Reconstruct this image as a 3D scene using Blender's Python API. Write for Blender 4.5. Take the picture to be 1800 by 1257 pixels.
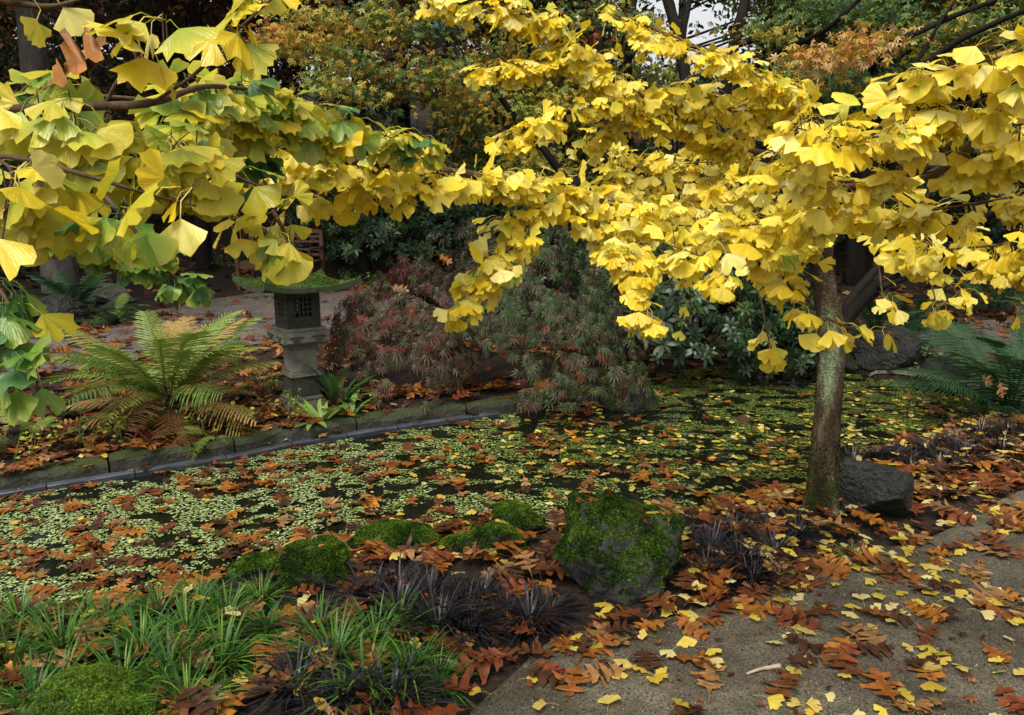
import bpy, math, random
import numpy as np
from mathutils import Vector, Matrix, noise as mnoise

for o in list(bpy.data.objects):
    bpy.data.objects.remove(o)
sc = bpy.context.scene
col = sc.collection
R = math.radians

# ------------------------------------------------------------------ camera
CAMZ, PITCH, F = 1.5, R(11.9), 1400.0          # F in pixels of an 1800 px wide frame
cam_d = bpy.data.cameras.new('camera')
cam = bpy.data.objects.new('camera', cam_d)
col.objects.link(cam)
cam.location = (0, 0, CAMZ)
cam.rotation_euler = (R(90) - PITCH, 0, 0)
cam_d.sensor_width = 36.0
cam_d.lens = 36.0 * F / 1800.0
cam_d.clip_start = 0.05
cam_d.clip_end = 3000
sc.camera = cam

# ------------------------------------------------------------------ sky, sun, exposure (overcast)
SUN_EL, SUN_AZ = R(58), R(205)                 # azimuth clockwise from +Y: behind the camera, to the left
world = bpy.data.worlds.new('World')
sc.world = world
world.use_nodes = True
wn, wl = world.node_tree.nodes, world.node_tree.links
wn.clear()
sky = wn.new('ShaderNodeTexSky')
sky.sky_type = 'NISHITA'
sky.sun_disc = False
sky.sun_elevation = SUN_EL
sky.sun_rotation = SUN_AZ
sky.air_density = 1.2
sky.dust_density = 4.0
hs = wn.new('ShaderNodeHueSaturation')
hs.inputs['Saturation'].default_value = 0.12
bg = wn.new('ShaderNodeBackground')
bg.inputs['Strength'].default_value = 0.10
wo = wn.new('ShaderNodeOutputWorld')
wl.new(sky.outputs[0], hs.inputs['Color'])
wl.new(hs.outputs[0], bg.inputs['Color'])
wl.new(bg.outputs[0], wo.inputs['Surface'])
sun_d = bpy.data.lights.new('sun', 'SUN')
sun_d.energy = 1.5
sun_d.angle = R(24)
sun_d.color = (1.0, 0.94, 0.84)
sun = bpy.data.objects.new('sun', sun_d)
col.objects.link(sun)
sun.rotation_euler = (R(90) - SUN_EL, 0, -SUN_AZ + math.pi)
sun.location = (0, 0, 30)
vs = sc.view_settings
vs.view_transform = 'Standard'
vs.look = 'None'
vs.exposure = 1.05
vs.gamma = 1.0
vs.use_curve_mapping = False
sc.render.engine = 'CYCLES'
sc.cycles.use_denoising = True
sc.cycles.use_adaptive_sampling = True
sc.cycles.adaptive_threshold = 0.025
sc.cycles.max_bounces = 5
sc.cycles.diffuse_bounces = 3
sc.cycles.glossy_bounces = 2
sc.cycles.transmission_bounces = 2

# ------------------------------------------------------------------ numbers
rng = np.random.default_rng(11)
random.seed(11)
FW = np.array([0, math.cos(PITCH), -math.sin(PITCH)])
UP = np.array([0, math.sin(PITCH), math.cos(PITCH)])
RT = np.array([1.0, 0, 0])
C0 = np.array([0, 0, CAMZ])

def at(u, v, d):
    """point of the place seen at (u, v) of the photograph at forward distance d"""
    return C0 + d * (FW + (u - 900) / F * RT + (628.5 - v) / F * UP)

def gp(u, v, z=0.0):
    r = FW + (u - 900) / F * RT + (628.5 - v) / F * UP
    return C0 + r * ((z - CAMZ) / r[2])

def project(P):
    q = np.asarray(P) - C0
    d = q @ FW
    dd = np.maximum(d, 1e-3)
    return 900 + F * (q @ RT) / dd, 628.5 - F * (q @ UP) / dd, d

def hsh(i, j, s):
    t = np.sin(i * 127.1 + j * 311.7 + s * 74.7) * 43758.5453
    return t - np.floor(t)

def vnoise(x, y, s=0):
    xi, yi = np.floor(x), np.floor(y)
    fx, fy = x - xi, y - yi
    fx, fy = fx * fx * (3 - 2 * fx), fy * fy * (3 - 2 * fy)
    return (hsh(xi, yi, s) * (1 - fx) + hsh(xi + 1, yi, s) * fx) * (1 - fy) + \
           (hsh(xi, yi + 1, s) * (1 - fx) + hsh(xi + 1, yi + 1, s) * fx) * fy

def fbm(x, y, s=0, o=3):
    t, a = 0, 0.5
    for k in range(o):
        t = t + a * vnoise(x * 2 ** k, y * 2 ** k, s + k)
        a *= 0.5
    return t / (1 - 0.5 ** o)

def smooth(pts, n=8):
    p = np.array(pts, float)
    q = np.vstack([2 * p[0] - p[1], p, 2 * p[-1] - p[-2]])
    out = []
    for i in range(1, len(q) - 2):
        for t in np.linspace(0, 1, n, endpoint=False):
            a, b, c, d = q[i - 1], q[i], q[i + 1], q[i + 2]
            out.append(.5 * (2 * b + (c - a) * t + (2 * a - 5 * b + 4 * c - d) * t * t + (3 * b - a - 3 * c + d) * t ** 3))
    out.append(p[-1])
    return np.array(out)

def nrm(v):
    v = np.asarray(v, float)
    return v / np.maximum(np.linalg.norm(v, axis=-1, keepdims=True), 1e-9)

# ------------------------------------------------------------------ mesh helpers
def mesh_from(name, V, T, C=None, shade=True, mat=None):
    V = np.asarray(V, np.float32)
    T = np.asarray(T, np.int32)
    me = bpy.data.meshes.new(name)
    me.vertices.add(len(V))
    me.vertices.foreach_set('co', V.ravel())
    me.loops.add(T.size)
    me.loops.foreach_set('vertex_index', T.ravel())
    me.polygons.add(len(T))
    me.polygons.foreach_set('loop_start', np.arange(0, T.size, T.shape[1], dtype=np.int32))
    me.polygons.foreach_set('loop_total', np.full(len(T), T.shape[1], np.int32))
    me.polygons.foreach_set('use_smooth', np.full(len(T), shade))
    me.update(calc_edges=True)
    if C is not None:
        a = me.color_attributes.new('Col', 'FLOAT_COLOR', 'POINT')
        c4 = np.ones((len(V), 4), np.float32)
        C = np.asarray(C)
        c4[:, :C.shape[1]] = C
        a.data.foreach_set('color', c4.ravel())
    if mat:
        me.materials.append(mat)
    return me

def link(name, data, parent=None, label=None, cat=None, group=None, kind=None):
    o = bpy.data.objects.new(name, data)
    col.objects.link(o)
    if parent is not None:
        o.parent = parent
        o.matrix_parent_inverse = Matrix.Translation(-parent.location)
    if label: o['label'] = label
    if cat: o['category'] = cat
    if group: o['group'] = group
    if kind: o['kind'] = kind
    return o

def thing(name, loc, label, cat, group=None):
    o = link(name, None, None, label, cat, group)
    o.location = Vector([float(c) for c in loc])
    o.empty_display_size = 0.1
    return o

class Geo:
    """collects triangles into one mesh"""
    def __init__(s):
        s.V, s.T, s.C, s.n = [], [], [], 0
    def add(s, V, T, C=None):
        V = np.asarray(V, float)
        s.V.append(V); s.T.append(np.asarray(T, int) + s.n)
        C = np.asarray((.5, .5, .5) if C is None else C, float)
        C = np.broadcast_to(C, (len(V), C.shape[-1]))
        s.C.append(C if C.shape[1] == 4 else np.hstack([C, np.ones((len(V), 1))]))
        s.n += len(V)
        return s
    def mesh(s, name, mat, shade=True):
        return mesh_from(name, np.vstack(s.V), np.vstack(s.T), np.vstack(s.C), shade, mat)

def tube(pts, r0, r1=None, seg=7, cap=True, wob=0.0, radii=None):
    p = np.asarray(pts, float)
    n = len(p)
    r = np.linspace(r0, r1 if r1 is not None else r0, n) if radii is None else np.asarray(radii)
    t = nrm(np.gradient(p, axis=0))
    ref = np.array([0.31, 0.2, 0.93])
    if abs(t[0] @ ref) > 0.9: ref = np.array([1.0, 0.1, 0])
    a = nrm(ref - (t @ ref)[:, None] * t)
    b = np.cross(t, a)
    th = np.linspace(0, 2 * np.pi, seg, endpoint=False)
    rr = np.repeat(r[:, None], seg, 1)
    if wob:
        rr = rr * (1 + wob * (rng.random((n, seg)) - .5))
    V = p[:, None] + rr[..., None] * (np.cos(th)[None, :, None] * a[:, None] + np.sin(th)[None, :, None] * b[:, None])
    V = V.reshape(-1, 3)
    T = []
    for i in range(n - 1):
        for j in range(seg):
            k = (j + 1) % seg
            A, B, Cc, D = i * seg + j, i * seg + k, (i + 1) * seg + k, (i + 1) * seg + j
            T += [(A, B, Cc), (A, Cc, D)]
    if cap:
        V = np.vstack([V, p[0], p[-1]])
        for j in range(seg):
            k = (j + 1) % seg
            T += [(len(V) - 2, k, j), (len(V) - 1, (n - 1) * seg + j, (n - 1) * seg + k)]
    return V, np.array(T)

def box(cx, cy, cz, sx, sy, sz, bev=0.0, taper=1.0):
    """box with optionally bevelled edges, taper scales the top"""
    import bmesh
    bm = bmesh.new()
    bmesh.ops.create_cube(bm, size=1)
    for v in bm.verts:
        k = taper if v.co.z > 0 else 1.0
        v.co = Vector((v.co.x * sx * k + cx, v.co.y * sy * k + cy, v.co.z * sz + cz))
    if bev:
        bmesh.ops.bevel(bm, geom=bm.edges[:], offset=bev, segments=2, affect='EDGES')
    bmesh.ops.triangulate(bm, faces=bm.faces[:])
    V = np.array([v.co[:] for v in bm.verts])
    bm.verts.index_update()
    T = np.array([[v.index for v in f.verts] for f in bm.faces])
    bm.free()
    return V, T

# ------------------------------------------------------------------ materials
def nmat(name):
    m = bpy.data.materials.new(name)
    m.use_nodes = True
    nt = m.node_tree
    nt.nodes.clear()
    out = nt.nodes.new('ShaderNodeOutputMaterial')
    return m, nt.nodes, nt.links, out

def leaf_mat(name, trans=0.35, rough=0.42, spec=0.5, var=0.25, veins=0.0):
    m, N, L, out = nmat(name)
    a = N.new('ShaderNodeAttribute'); a.attribute_name = 'Col'
    g = N.new('ShaderNodeNewGeometry')
    nz = N.new('ShaderNodeTexNoise'); nz.inputs['Scale'].default_value = 38; nz.inputs['Detail'].default_value = 3
    L.new(g.outputs['Position'], nz.inputs['Vector'])
    mr = N.new('ShaderNodeMapRange'); mr.inputs['From Min'].default_value = .3; mr.inputs['From Max'].default_value = .7
    mr.inputs['To Min'].default_value = 1 - var; mr.inputs['To Max'].default_value = 1 + var * .4
    L.new(nz.outputs['Fac'], mr.inputs['Value'])
    vm = N.new('ShaderNodeVectorMath'); vm.operation = 'SCALE'
    L.new(a.outputs['Color'], vm.inputs[0]); L.new(mr.outputs[0], vm.inputs['Scale'])
    p = N.new('ShaderNodeBsdfPrincipled')
    p.inputs['Roughness'].default_value = rough
    p.inputs['Specular IOR Level'].default_value = spec
    L.new(vm.outputs[0], p.inputs['Base Color'])
    nb = N.new('ShaderNodeTexNoise'); nb.inputs['Scale'].default_value = 160; nb.inputs['Detail'].default_value = 2
    L.new(g.outputs['Position'], nb.inputs['Vector'])
    bp = N.new('ShaderNodeBump'); bp.inputs['Strength'].default_value = .25; bp.inputs['Distance'].default_value = .003
    L.new(nb.outputs['Fac'], bp.inputs['Height']); L.new(bp.outputs[0], p.inputs['Normal'])
    if veins:
        ml = N.new('ShaderNodeMath'); ml.operation = 'MULTIPLY'; ml.inputs[1].default_value = 210
        L.new(a.outputs['Alpha'], ml.inputs[0])
        sn = N.new('ShaderNodeMath'); sn.operation = 'SINE'; L.new(ml.outputs[0], sn.inputs[0])
        b2 = N.new('ShaderNodeBump'); b2.inputs['Strength'].default_value = veins; b2.inputs['Distance'].default_value = .0012
        L.new(sn.outputs[0], b2.inputs['Height']); L.new(bp.outputs[0], b2.inputs['Normal']); L.new(b2.outputs[0], p.inputs['Normal'])
    if trans > 0:
        t = N.new('ShaderNodeBsdfTranslucent')
        L.new(vm.outputs[0], t.inputs['Color'])
        mx = N.new('ShaderNodeMixShader'); mx.inputs[0].default_value = trans
        L.new(p.outputs[0], mx.inputs[1]); L.new(t.outputs[0], mx.inputs[2]); L.new(mx.outputs[0], out.inputs[0])
    else:
        L.new(p.outputs[0], out.inputs[0])
    return m

def noise_mat(name, cols, scale, rough=.85, bump=.4, dist=.01, detail=8, spec=.3, mosscol=None, mossz=(.3, .8), mossscale=6.0, stretch=None, fine=None):
    """cols = [(pos, rgb)..] over a noise; optional moss on upward faces"""
    m, N, L, out = nmat(name)
    g = N.new('ShaderNodeNewGeometry')
    mp = N.new('ShaderNodeMapping')
    L.new(g.outputs['Position'], mp.inputs['Vector'])
    if stretch: mp.inputs['Scale'].default_value = stretch
    nz = N.new('ShaderNodeTexNoise'); nz.inputs['Scale'].default_value = scale; nz.inputs['Detail'].default_value = detail
    nz.inputs['Roughness'].default_value = .65
    L.new(mp.outputs[0], nz.inputs['Vector'])
    cr = N.new('ShaderNodeValToRGB')
    e = cr.color_ramp.elements
    while len(e) < len(cols): e.new(.5)
    for k, (ps, c) in enumerate(cols):
        e[k].position = ps; e[k].color = (*c, 1)
    L.new(nz.outputs['Fac'], cr.inputs[0])
    cur = cr.outputs[0]
    if fine:
        vo = N.new('ShaderNodeTexVoronoi'); vo.inputs['Scale'].default_value = fine
        L.new(g.outputs['Position'], vo.inputs['Vector'])
        sp = N.new('ShaderNodeSeparateColor'); L.new(vo.outputs['Color'], sp.inputs[0])
        mr = N.new('ShaderNodeMapRange'); mr.inputs['To Min'].default_value = .35; mr.inputs['To Max'].default_value = 1.7
        L.new(sp.outputs[0], mr.inputs[0])
        sc_ = N.new('ShaderNodeVectorMath'); sc_.operation = 'SCALE'
        L.new(cur, sc_.inputs[0]); L.new(mr.outputs[0], sc_.inputs['Scale'])
        cur = sc_.outputs[0]
    p = N.new('ShaderNodeBsdfPrincipled')
    p.inputs['Roughness'].default_value = rough
    p.inputs['Specular IOR Level'].default_value = spec
    if mosscol:
        n2 = N.new('ShaderNodeTexNoise'); n2.inputs['Scale'].default_value = mossscale; n2.inputs['Detail'].default_value = 6
        L.new(g.outputs['Position'], n2.inputs['Vector'])
        sx = N.new('ShaderNodeSeparateXYZ'); L.new(g.outputs['Normal'], sx.inputs[0])
        ad = N.new('ShaderNodeMath'); ad.operation = 'MULTIPLY_ADD'
        L.new(sx.outputs['Z'], ad.inputs[0]); ad.inputs[1].default_value = .5; 
        L.new(n2.outputs['Fac'], ad.inputs[2])
        mr2 = N.new('ShaderNodeMapRange'); mr2.inputs['From Min'].default_value = mossz[0] + .3; mr2.inputs['From Max'].default_value = mossz[1] + .3
        L.new(ad.outputs[0], mr2.inputs[0])
        n3 = N.new('ShaderNodeTexNoise'); n3.inputs['Scale'].default_value = 70
        L.new(g.outputs['Position'], n3.inputs['Vector'])
        c3 = N.new('ShaderNodeValToRGB')
        c3.color_ramp.elements[0].position = .3; c3.color_ramp.elements[0].color = (*[q * .45 for q in mosscol], 1)
        c3.color_ramp.elements[1].position = .7; c3.color_ramp.elements[1].color = (*mosscol, 1)
        L.new(n3.outputs['Fac'], c3.inputs[0])
        mx = N.new('ShaderNodeMix'); mx.data_type = 'RGBA'
        L.new(mr2.outputs[0], mx.inputs[0]); L.new(cur, mx.inputs[6]); L.new(c3.outputs[0], mx.inputs[7])
        cur = mx.outputs[2]
    L.new(cur, p.inputs['Base Color'])
    nb = N.new('ShaderNodeTexNoise'); nb.inputs['Scale'].default_value = scale * 5; nb.inputs['Detail'].default_value = 6
    L.new(mp.outputs[0], nb.inputs['Vector'])
    bp = N.new('ShaderNodeBump'); bp.inputs['Strength'].default_value = bump; bp.inputs['Distance'].default_value = dist
    L.new(nb.outputs['Fac'], bp.inputs['Height']); L.new(bp.outputs[0], p.inputs['Normal'])
    L.new(p.outputs[0], out.inputs[0])
    return m

M_GINK = leaf_mat('ginkgo_leaf', .40, .34, .5, .12, .16)
M_LEAF = leaf_mat('soft_leaf', .3, .5, .25, .2)
M_LACE = leaf_mat('lace_leaf', .25, .55, .15, .2)
M_GLOSS = leaf_mat('glossy_leaf', .06, .38, .32, .25)
M_DRY = leaf_mat('dry_leaf', .12, .46, .3, .45)
M_GRASS = leaf_mat('grass_blade', .2, .42, .25, .2)
M_BLACKG = leaf_mat('black_grass', .0, .34, .32, .2)
M_MOSS = leaf_mat('moss', .2, .8, .1, .5)
M_WEED = leaf_mat('pond_weed', .0, .5, .35, .4)
M_TWIG = noise_mat('twig_bark', [(.3, (.045, .025, .015)), (.7, (.12, .075, .045))], 60, .7, .4, .003, spec=.12)
M_BARK = noise_mat('ginkgo_bark', [(.34, (.014, .010, .006)), (.45, (.036, .025, .014)), (.52, (.062, .045, .025)), (.555, (.09, .095, .05)), (.63, (.15, .18, .10))], 6, .85, 1.0, .03, fine=150, stretch=(1, 1, .28), spec=.12)
M_BARKD = noise_mat('dark_bark', [(.3, (.006, .005, .004)), (.7, (.022, .018, .014))], 10, .85, .8, .02, stretch=(1, 1, .3), spec=.12)
M_BARKG = noise_mat('grey_bark', [(.3, (.06, .05, .042)), (.7, (.16, .14, .12))], 9, .9, .8, .02, stretch=(1, 1, .3), spec=.12)
M_ROCKM = noise_mat('mossy_rock', [(.3, (.012, .012, .011)), (.7, (.06, .06, .055))], 7, .75, .7, .02, mosscol=(.035, .078, .008), mossz=(.22, .5))
M_ROCKD = noise_mat('dark_rock', [(.3, (.007, .008, .006)), (.7, (.028, .030, .024))], 9, .55, .8, .03, spec=.25, mosscol=(.03, .045, .010), mossz=(.55, .95))
M_ROCKG = noise_mat('grey_rock', [(.3, (.05, .05, .045)), (.7, (.17, .16, .14))], 7, .8, .6, .02, mosscol=(.05, .09, .015), mossz=(.5, .9))
M_LANT = noise_mat('lantern_stone', [(.25, (.055, .052, .04)), (.55, (.15, .14, .115)), (.8, (.24, .225, .19))], 12, .9, .5, .004, mosscol=(.06, .08, .018), mossz=(.35, .9), mossscale=9)
M_LANTD = noise_mat('lantern_dark_stone', [(.25, (.012, .014, .010)), (.7, (.045, .05, .034))], 14, .8, .5, .004, mosscol=(.045, .065, .012), mossz=(.6, 1.0), mossscale=9)
M_KERB = noise_mat('kerb_stone', [(.25, (.012, .013, .009)), (.75, (.06, .06, .046))], 9, .85, .8, .015, mosscol=(.04, .055, .010), mossz=(.2, .75), mossscale=5)
M_LINER = noise_mat('pond_liner', [(.3, (.02, .022, .028)), (.7, (.07, .078, .10))], 8, .45, .3, .003, spec=.5)
M_SOIL = noise_mat('soil', [(.25, (.006, .004, .003)), (.5, (.018, .011, .006)), (.75, (.04, .02, .009))], 14, .9, .8, .02, fine=45)
M_GRAVEL = noise_mat('gravel', [(.28, (.022, .019, .011)), (.46, (.060, .050, .033)), (.56, (.085, .074, .050)), (.72, (.135, .118, .08))], 2.6, .85, 1.0, .008, detail=12, fine=230, mosscol=(.045, .06, .018), mossz=(.80, .98), mossscale=7)
M_GRAVELF = noise_mat('far_gravel', [(.25, (.045, .036, .029)), (.75, (.14, .115, .098))], 3.0, .85, .5, .01, detail=10, fine=60)
M_WOOD = noise_mat('bench_wood', [(.3, (.05, .022, .012)), (.7, (.13, .06, .035))], 14, .6, .3, .004, stretch=(.3, 1, 1))
M_STICK = noise_mat('pale_stick', [(.3, (.22, .17, .11)), (.7, (.42, .35, .26))], 40, .8, .3, .003)
wm, N_, L_, out_ = nmat('pond_water')
p_ = N_.new('ShaderNodeBsdfPrincipled')
p_.inputs['Base Color'].default_value = (.006, .008, .004, 1)
p_.inputs['Roughness'].default_value = .06
p_.inputs['IOR'].default_value = 1.33
L_.new(p_.outputs[0], out_.inputs[0])
M_WATER = wm

# ------------------------------------------------------------------ leaf templates (V, T, t): t = 0 at the base, 1 at the rim
def tri_clean(V, T, t):
    return np.array(V, float), np.array(T, int), np.array(t, float)

def ginkgo_tmpl(k, petiole=True):
    r = random.Random(100 + k)
    nc, ha = 13, R(r.uniform(50, 68))
    notch = r.uniform(.25, .62) if k % 3 else .10
    fold = r.uniform(-.1, .18); rip = r.uniform(.02, .055); ph = r.uniform(0, 6)
    bendy = r.uniform(.0, .3); asym = r.uniform(-.2, .2)
    V, T, t = [(0, 0, 0)], [], [0]
    for ring, rad in enumerate((.45, 1.0)):
        for c in range(nc):
            f = c / (nc - 1) * 2 - 1
            an = f * ha
            q = rad
            if ring == 1:
                q *= 1 - .10 * abs(f) ** 3 + rip * math.sin(c * 2.3 + ph) * .8
                if c == nc // 2: q *= 1 - notch
                if r.random() < .12: q *= .86
            x, y = math.sin(an) * q, math.cos(an) * q
            z = fold * abs(x) - bendy * (y * .6) ** 2 * 1.2 - .22 * x * x + rip * 1.4 * rad * math.sin(c * 1.9 + ph) + asym * x * .5
            V.append((x, y, z)); t.append(.35 if ring == 0 else 1)
    for c in range(nc - 1):
        T.append((0, 2 + c, 1 + c))
        a, b = 1 + c, 1 + nc + c
        T += [(a, a + 1, b + 1), (a, b + 1, b)]
    if petiole:
        n = len(V)
        pts = [(0, -.85, -.28), (0, -.42, .03), (0, .06, .0)]
        for (x, y, z) in pts:
            for (dx, dz) in ((-.015, -.009), (.015, -.009), (0, .018)):
                V.append((x + dx, y, z + dz)); t.append(0)
        for s in range(2):
            for j in range(3):
                a, b = n + s * 3 + j, n + s * 3 + (j + 1) % 3
                T += [(a, b, b + 3), (a, b + 3, a + 3)]
    return tri_clean(V, T, t)

def lobed_tmpl(k, kind='oak'):
    """midrib leaf with deep pointed lobes, unit length about 1 along +Y, centred"""
    r = random.Random(300 + k)
    V, T, t = [], [], []
    if kind == 'oak':
        prof = [(-.5, .015), (-.38, .05), (-.33, .20), (-.27, .19), (-.21, .26), (-.21, .10), (-.13, .085), (-.06, .24), (.02, .30), (.03, .40), (.12, .37), (.09, .24), (.08, .10), (.15, .08),
                (.23, .24), (.36, .30), (.32, .13), (.37, .08), (.45, .10), (.5, .0)]
    else:
        prof = [(-.5, .02), (-.3, .2), (-.05, .28), (.2, .22), (.5, 0)]
    curl = r.uniform(-.4, .55); bend = r.uniform(-.35, .4); tw = r.uniform(-.3, .3)
    sk = r.uniform(-.12, .12)
    js = [[(y + r.uniform(-.018, .018), x * r.uniform(.85, 1.15)) for (y, x) in prof] for _ in (0, 1)]
    def zz(x, y):
        return curl * x * x * 1.6 + bend * y * y * .55 + tw * x * y * .8 + .05 * math.sin(9 * y + k) * abs(x) * 3
    mids = []
    n = len(prof)
    for i in range(n):
        y = (js[0][i][0] + js[1][i][0]) / 2
        mids.append(len(V)); V.append((sk * y * y, y, zz(0, y) - .012)); t.append(.15)
    for s in (0, 1):
        sg = -1 if s == 0 else 1
        ed = []
        for i in range(n):
            y, x = js[s][i]
            ed.append(len(V)); V.append((sg * x + sk * y * y, y, zz(x, y))); t.append(.5 + .5 * min(1, x / .3))
        for i in range(n - 1):
            a, b, c, d = mids[i], mids[i + 1], ed[i + 1], ed[i]
            q = [(a, b, c), (a, c, d)]
            T += q if s == 0 else [(w[0], w[2], w[1]) for w in q]
    b = len(V)
    for (x, y) in ((-.012, -.5), (.012, -.5), (.02, -.74), (0, -.74)):
        V.append((x, y, zz(x, y) + .004)); t.append(0)
    T += [(b, b + 1, b + 2), (b, b + 2, b + 3)]
    return tri_clean(V, T, t)

def star_tmpl(k, lobes=5, thin=.16, spread=R(260), droop=.3):
    """palmate leaf: pointed lobes from the base, rim radius 1"""
    r = random.Random(500 + k)
    V, T, t = [(0, 0, 0)], [], [0]
    for i in range(lobes):
        f = i / (lobes - 1) * 2 - 1
        an = f * spread / 2 + r.uniform(-.06, .06)
        ln = (1 - .38 * abs(f)) * r.uniform(.88, 1.1)
        dx, dy = math.sin(an), math.cos(an)
        b = len(V)
        for (q, w) in ((.5, thin), (.5, -thin), (1, 0)):
            x, y = dx * q * ln - dy * w, dy * q * ln + dx * w
            z = -droop * (q * ln) ** 2 + r.uniform(-.04, .04)
            V.append((x, y, z)); t.append(q)
        T += [(0, b + 1, b), (b, b + 1, b + 2)]
    return tri_clean(V, T, t)

def whorl_tmpl(k, nl=7, wid=.16, rise=.35):
    r = random.Random(700 + k)
    V, T, t = [], [], []
    for i in range(nl):
        an = i * 2 * math.pi / nl + r.uniform(-.25, .25)
        ln = r.uniform(.75, 1.1); up = r.uniform(-.1, .6) * rise * 2
        d = np.array([math.cos(an), math.sin(an), up]); s = np.array([-math.sin(an), math.cos(an), 0])
        b = len(V)
        for (q, w, dz) in ((.08, 0, 0), (.45, wid, .03), (.45, -wid, .03), (.78, wid * .8, -.03), (.78, -wid * .8, -.03), (1.02, 0, -.10)):
            V.append(tuple(d * q * ln + s * w * ln + np.array([0, 0, dz]))); t.append(q)
        T += [(b, b + 1, b + 2), (b + 1, b + 3, b + 4), (b + 1, b + 4, b + 2), (b + 3, b + 5, b + 4)]
    return tri_clean(V, T, t)

def rhomb_tmpl(k):
    r = random.Random(900 + k)
    w = r.uniform(.3, .5)
    return tri_clean([(0, -.5, 0), (w, .05, r.uniform(-.15, .15)), (0, .55, -.1), (-w, 0, r.uniform(-.15, .15))], [(0, 1, 2), (0, 2, 3)], [0, .5, 1, .5])

def clump_tmpl(k):
    """a spray of six small leaves for far crowns"""
    r = random.Random(1100 + k)
    V, T, t = [], [], []
    for i in range(6):
        c = np.array([r.uniform(-.8, .8), r.uniform(-.8, .8), r.uniform(-.3, .3)])
        an = r.uniform(0, 6.28); a = np.array([math.cos(an), math.sin(an), r.uniform(-.6, .2)]) * .42
        s = np.array([-math.sin(an), math.cos(an), r.uniform(-.5, .5)]) * .2
        b = len(V)
        V += [tuple(c - a), tuple(c + s), tuple(c + a), tuple(c - s)]; t += [.2, .6, 1, .6]
        T += [(b, b + 1, b + 2), (b, b + 2, b + 3)]
    return tri_clean(V, T, t)

T_GINK = [ginkgo_tmpl(k) for k in range(9)]
T_OAK = [lobed_tmpl(k) for k in range(7)]
T_OVAL = [lobed_tmpl(k, 'oval') for k in range(3)]
T_STAR = [star_tmpl(k, 5, .17) for k in range(4)]
T_STAR7 = [star_tmpl(k + 20, 7, .14, R(280), .5) for k in range(3)]
T_LACE = [star_tmpl(k + 40, 7, .07, R(200), .75) for k in range(5)]
T_WHORL = [whorl_tmpl(k) for k in range(4)]
T_RHOMB = [rhomb_tmpl(k) for k in range(4)]
T_CLUMP = [clump_tmpl(k) for k in range(5)]

def frames(axis, normal):
    """stack of 3x3 matrices with columns X, Y=axis, Z~normal"""
    y = nrm(axis)
    z = nrm(normal - np.sum(normal * y, -1, keepdims=True) * y)
    x = np.cross(y, z)
    return np.stack([x, y, z], -1)

def rand_unit(n):
    return nrm(rng.normal(size=(n, 3)))

# visibility buffer: which leaves show largest in the picture
BW, BH = 450, 314
ZB = np.full((BH, BW), 1e9)
def visible_rank(P, size):
    u, v, d = project(P)
    u, v = u / 4, v / 4
    rad = np.maximum(size * F / np.maximum(d, .1) / 4, .5)
    cnt = np.zeros(len(P))
    for i in np.argsort(d):
        if d[i] < .2 or u[i] < -8 or v[i] < -8 or u[i] > BW + 8 or v[i] > BH + 8: continue
        r = rad[i]
        x0, x1 = max(0, int(u[i] - r)), min(BW, int(u[i] + r) + 1)
        y0, y1 = max(0, int(v[i] - r)), min(BH, int(v[i] + r) + 1)
        if x0 >= x1 or y0 >= y1: continue
        w = ZB[y0:y1, x0:x1]
        m = w > d[i]
        cnt[i] = m.sum()
        w[m] = d[i]
    return cnt

def fan_of(V):
    return np.arctan2(V[:, 0], np.maximum(V[:, 1] - V[:, 1].min() * .0, -.2) + .35) / 2.4 + .5

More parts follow.
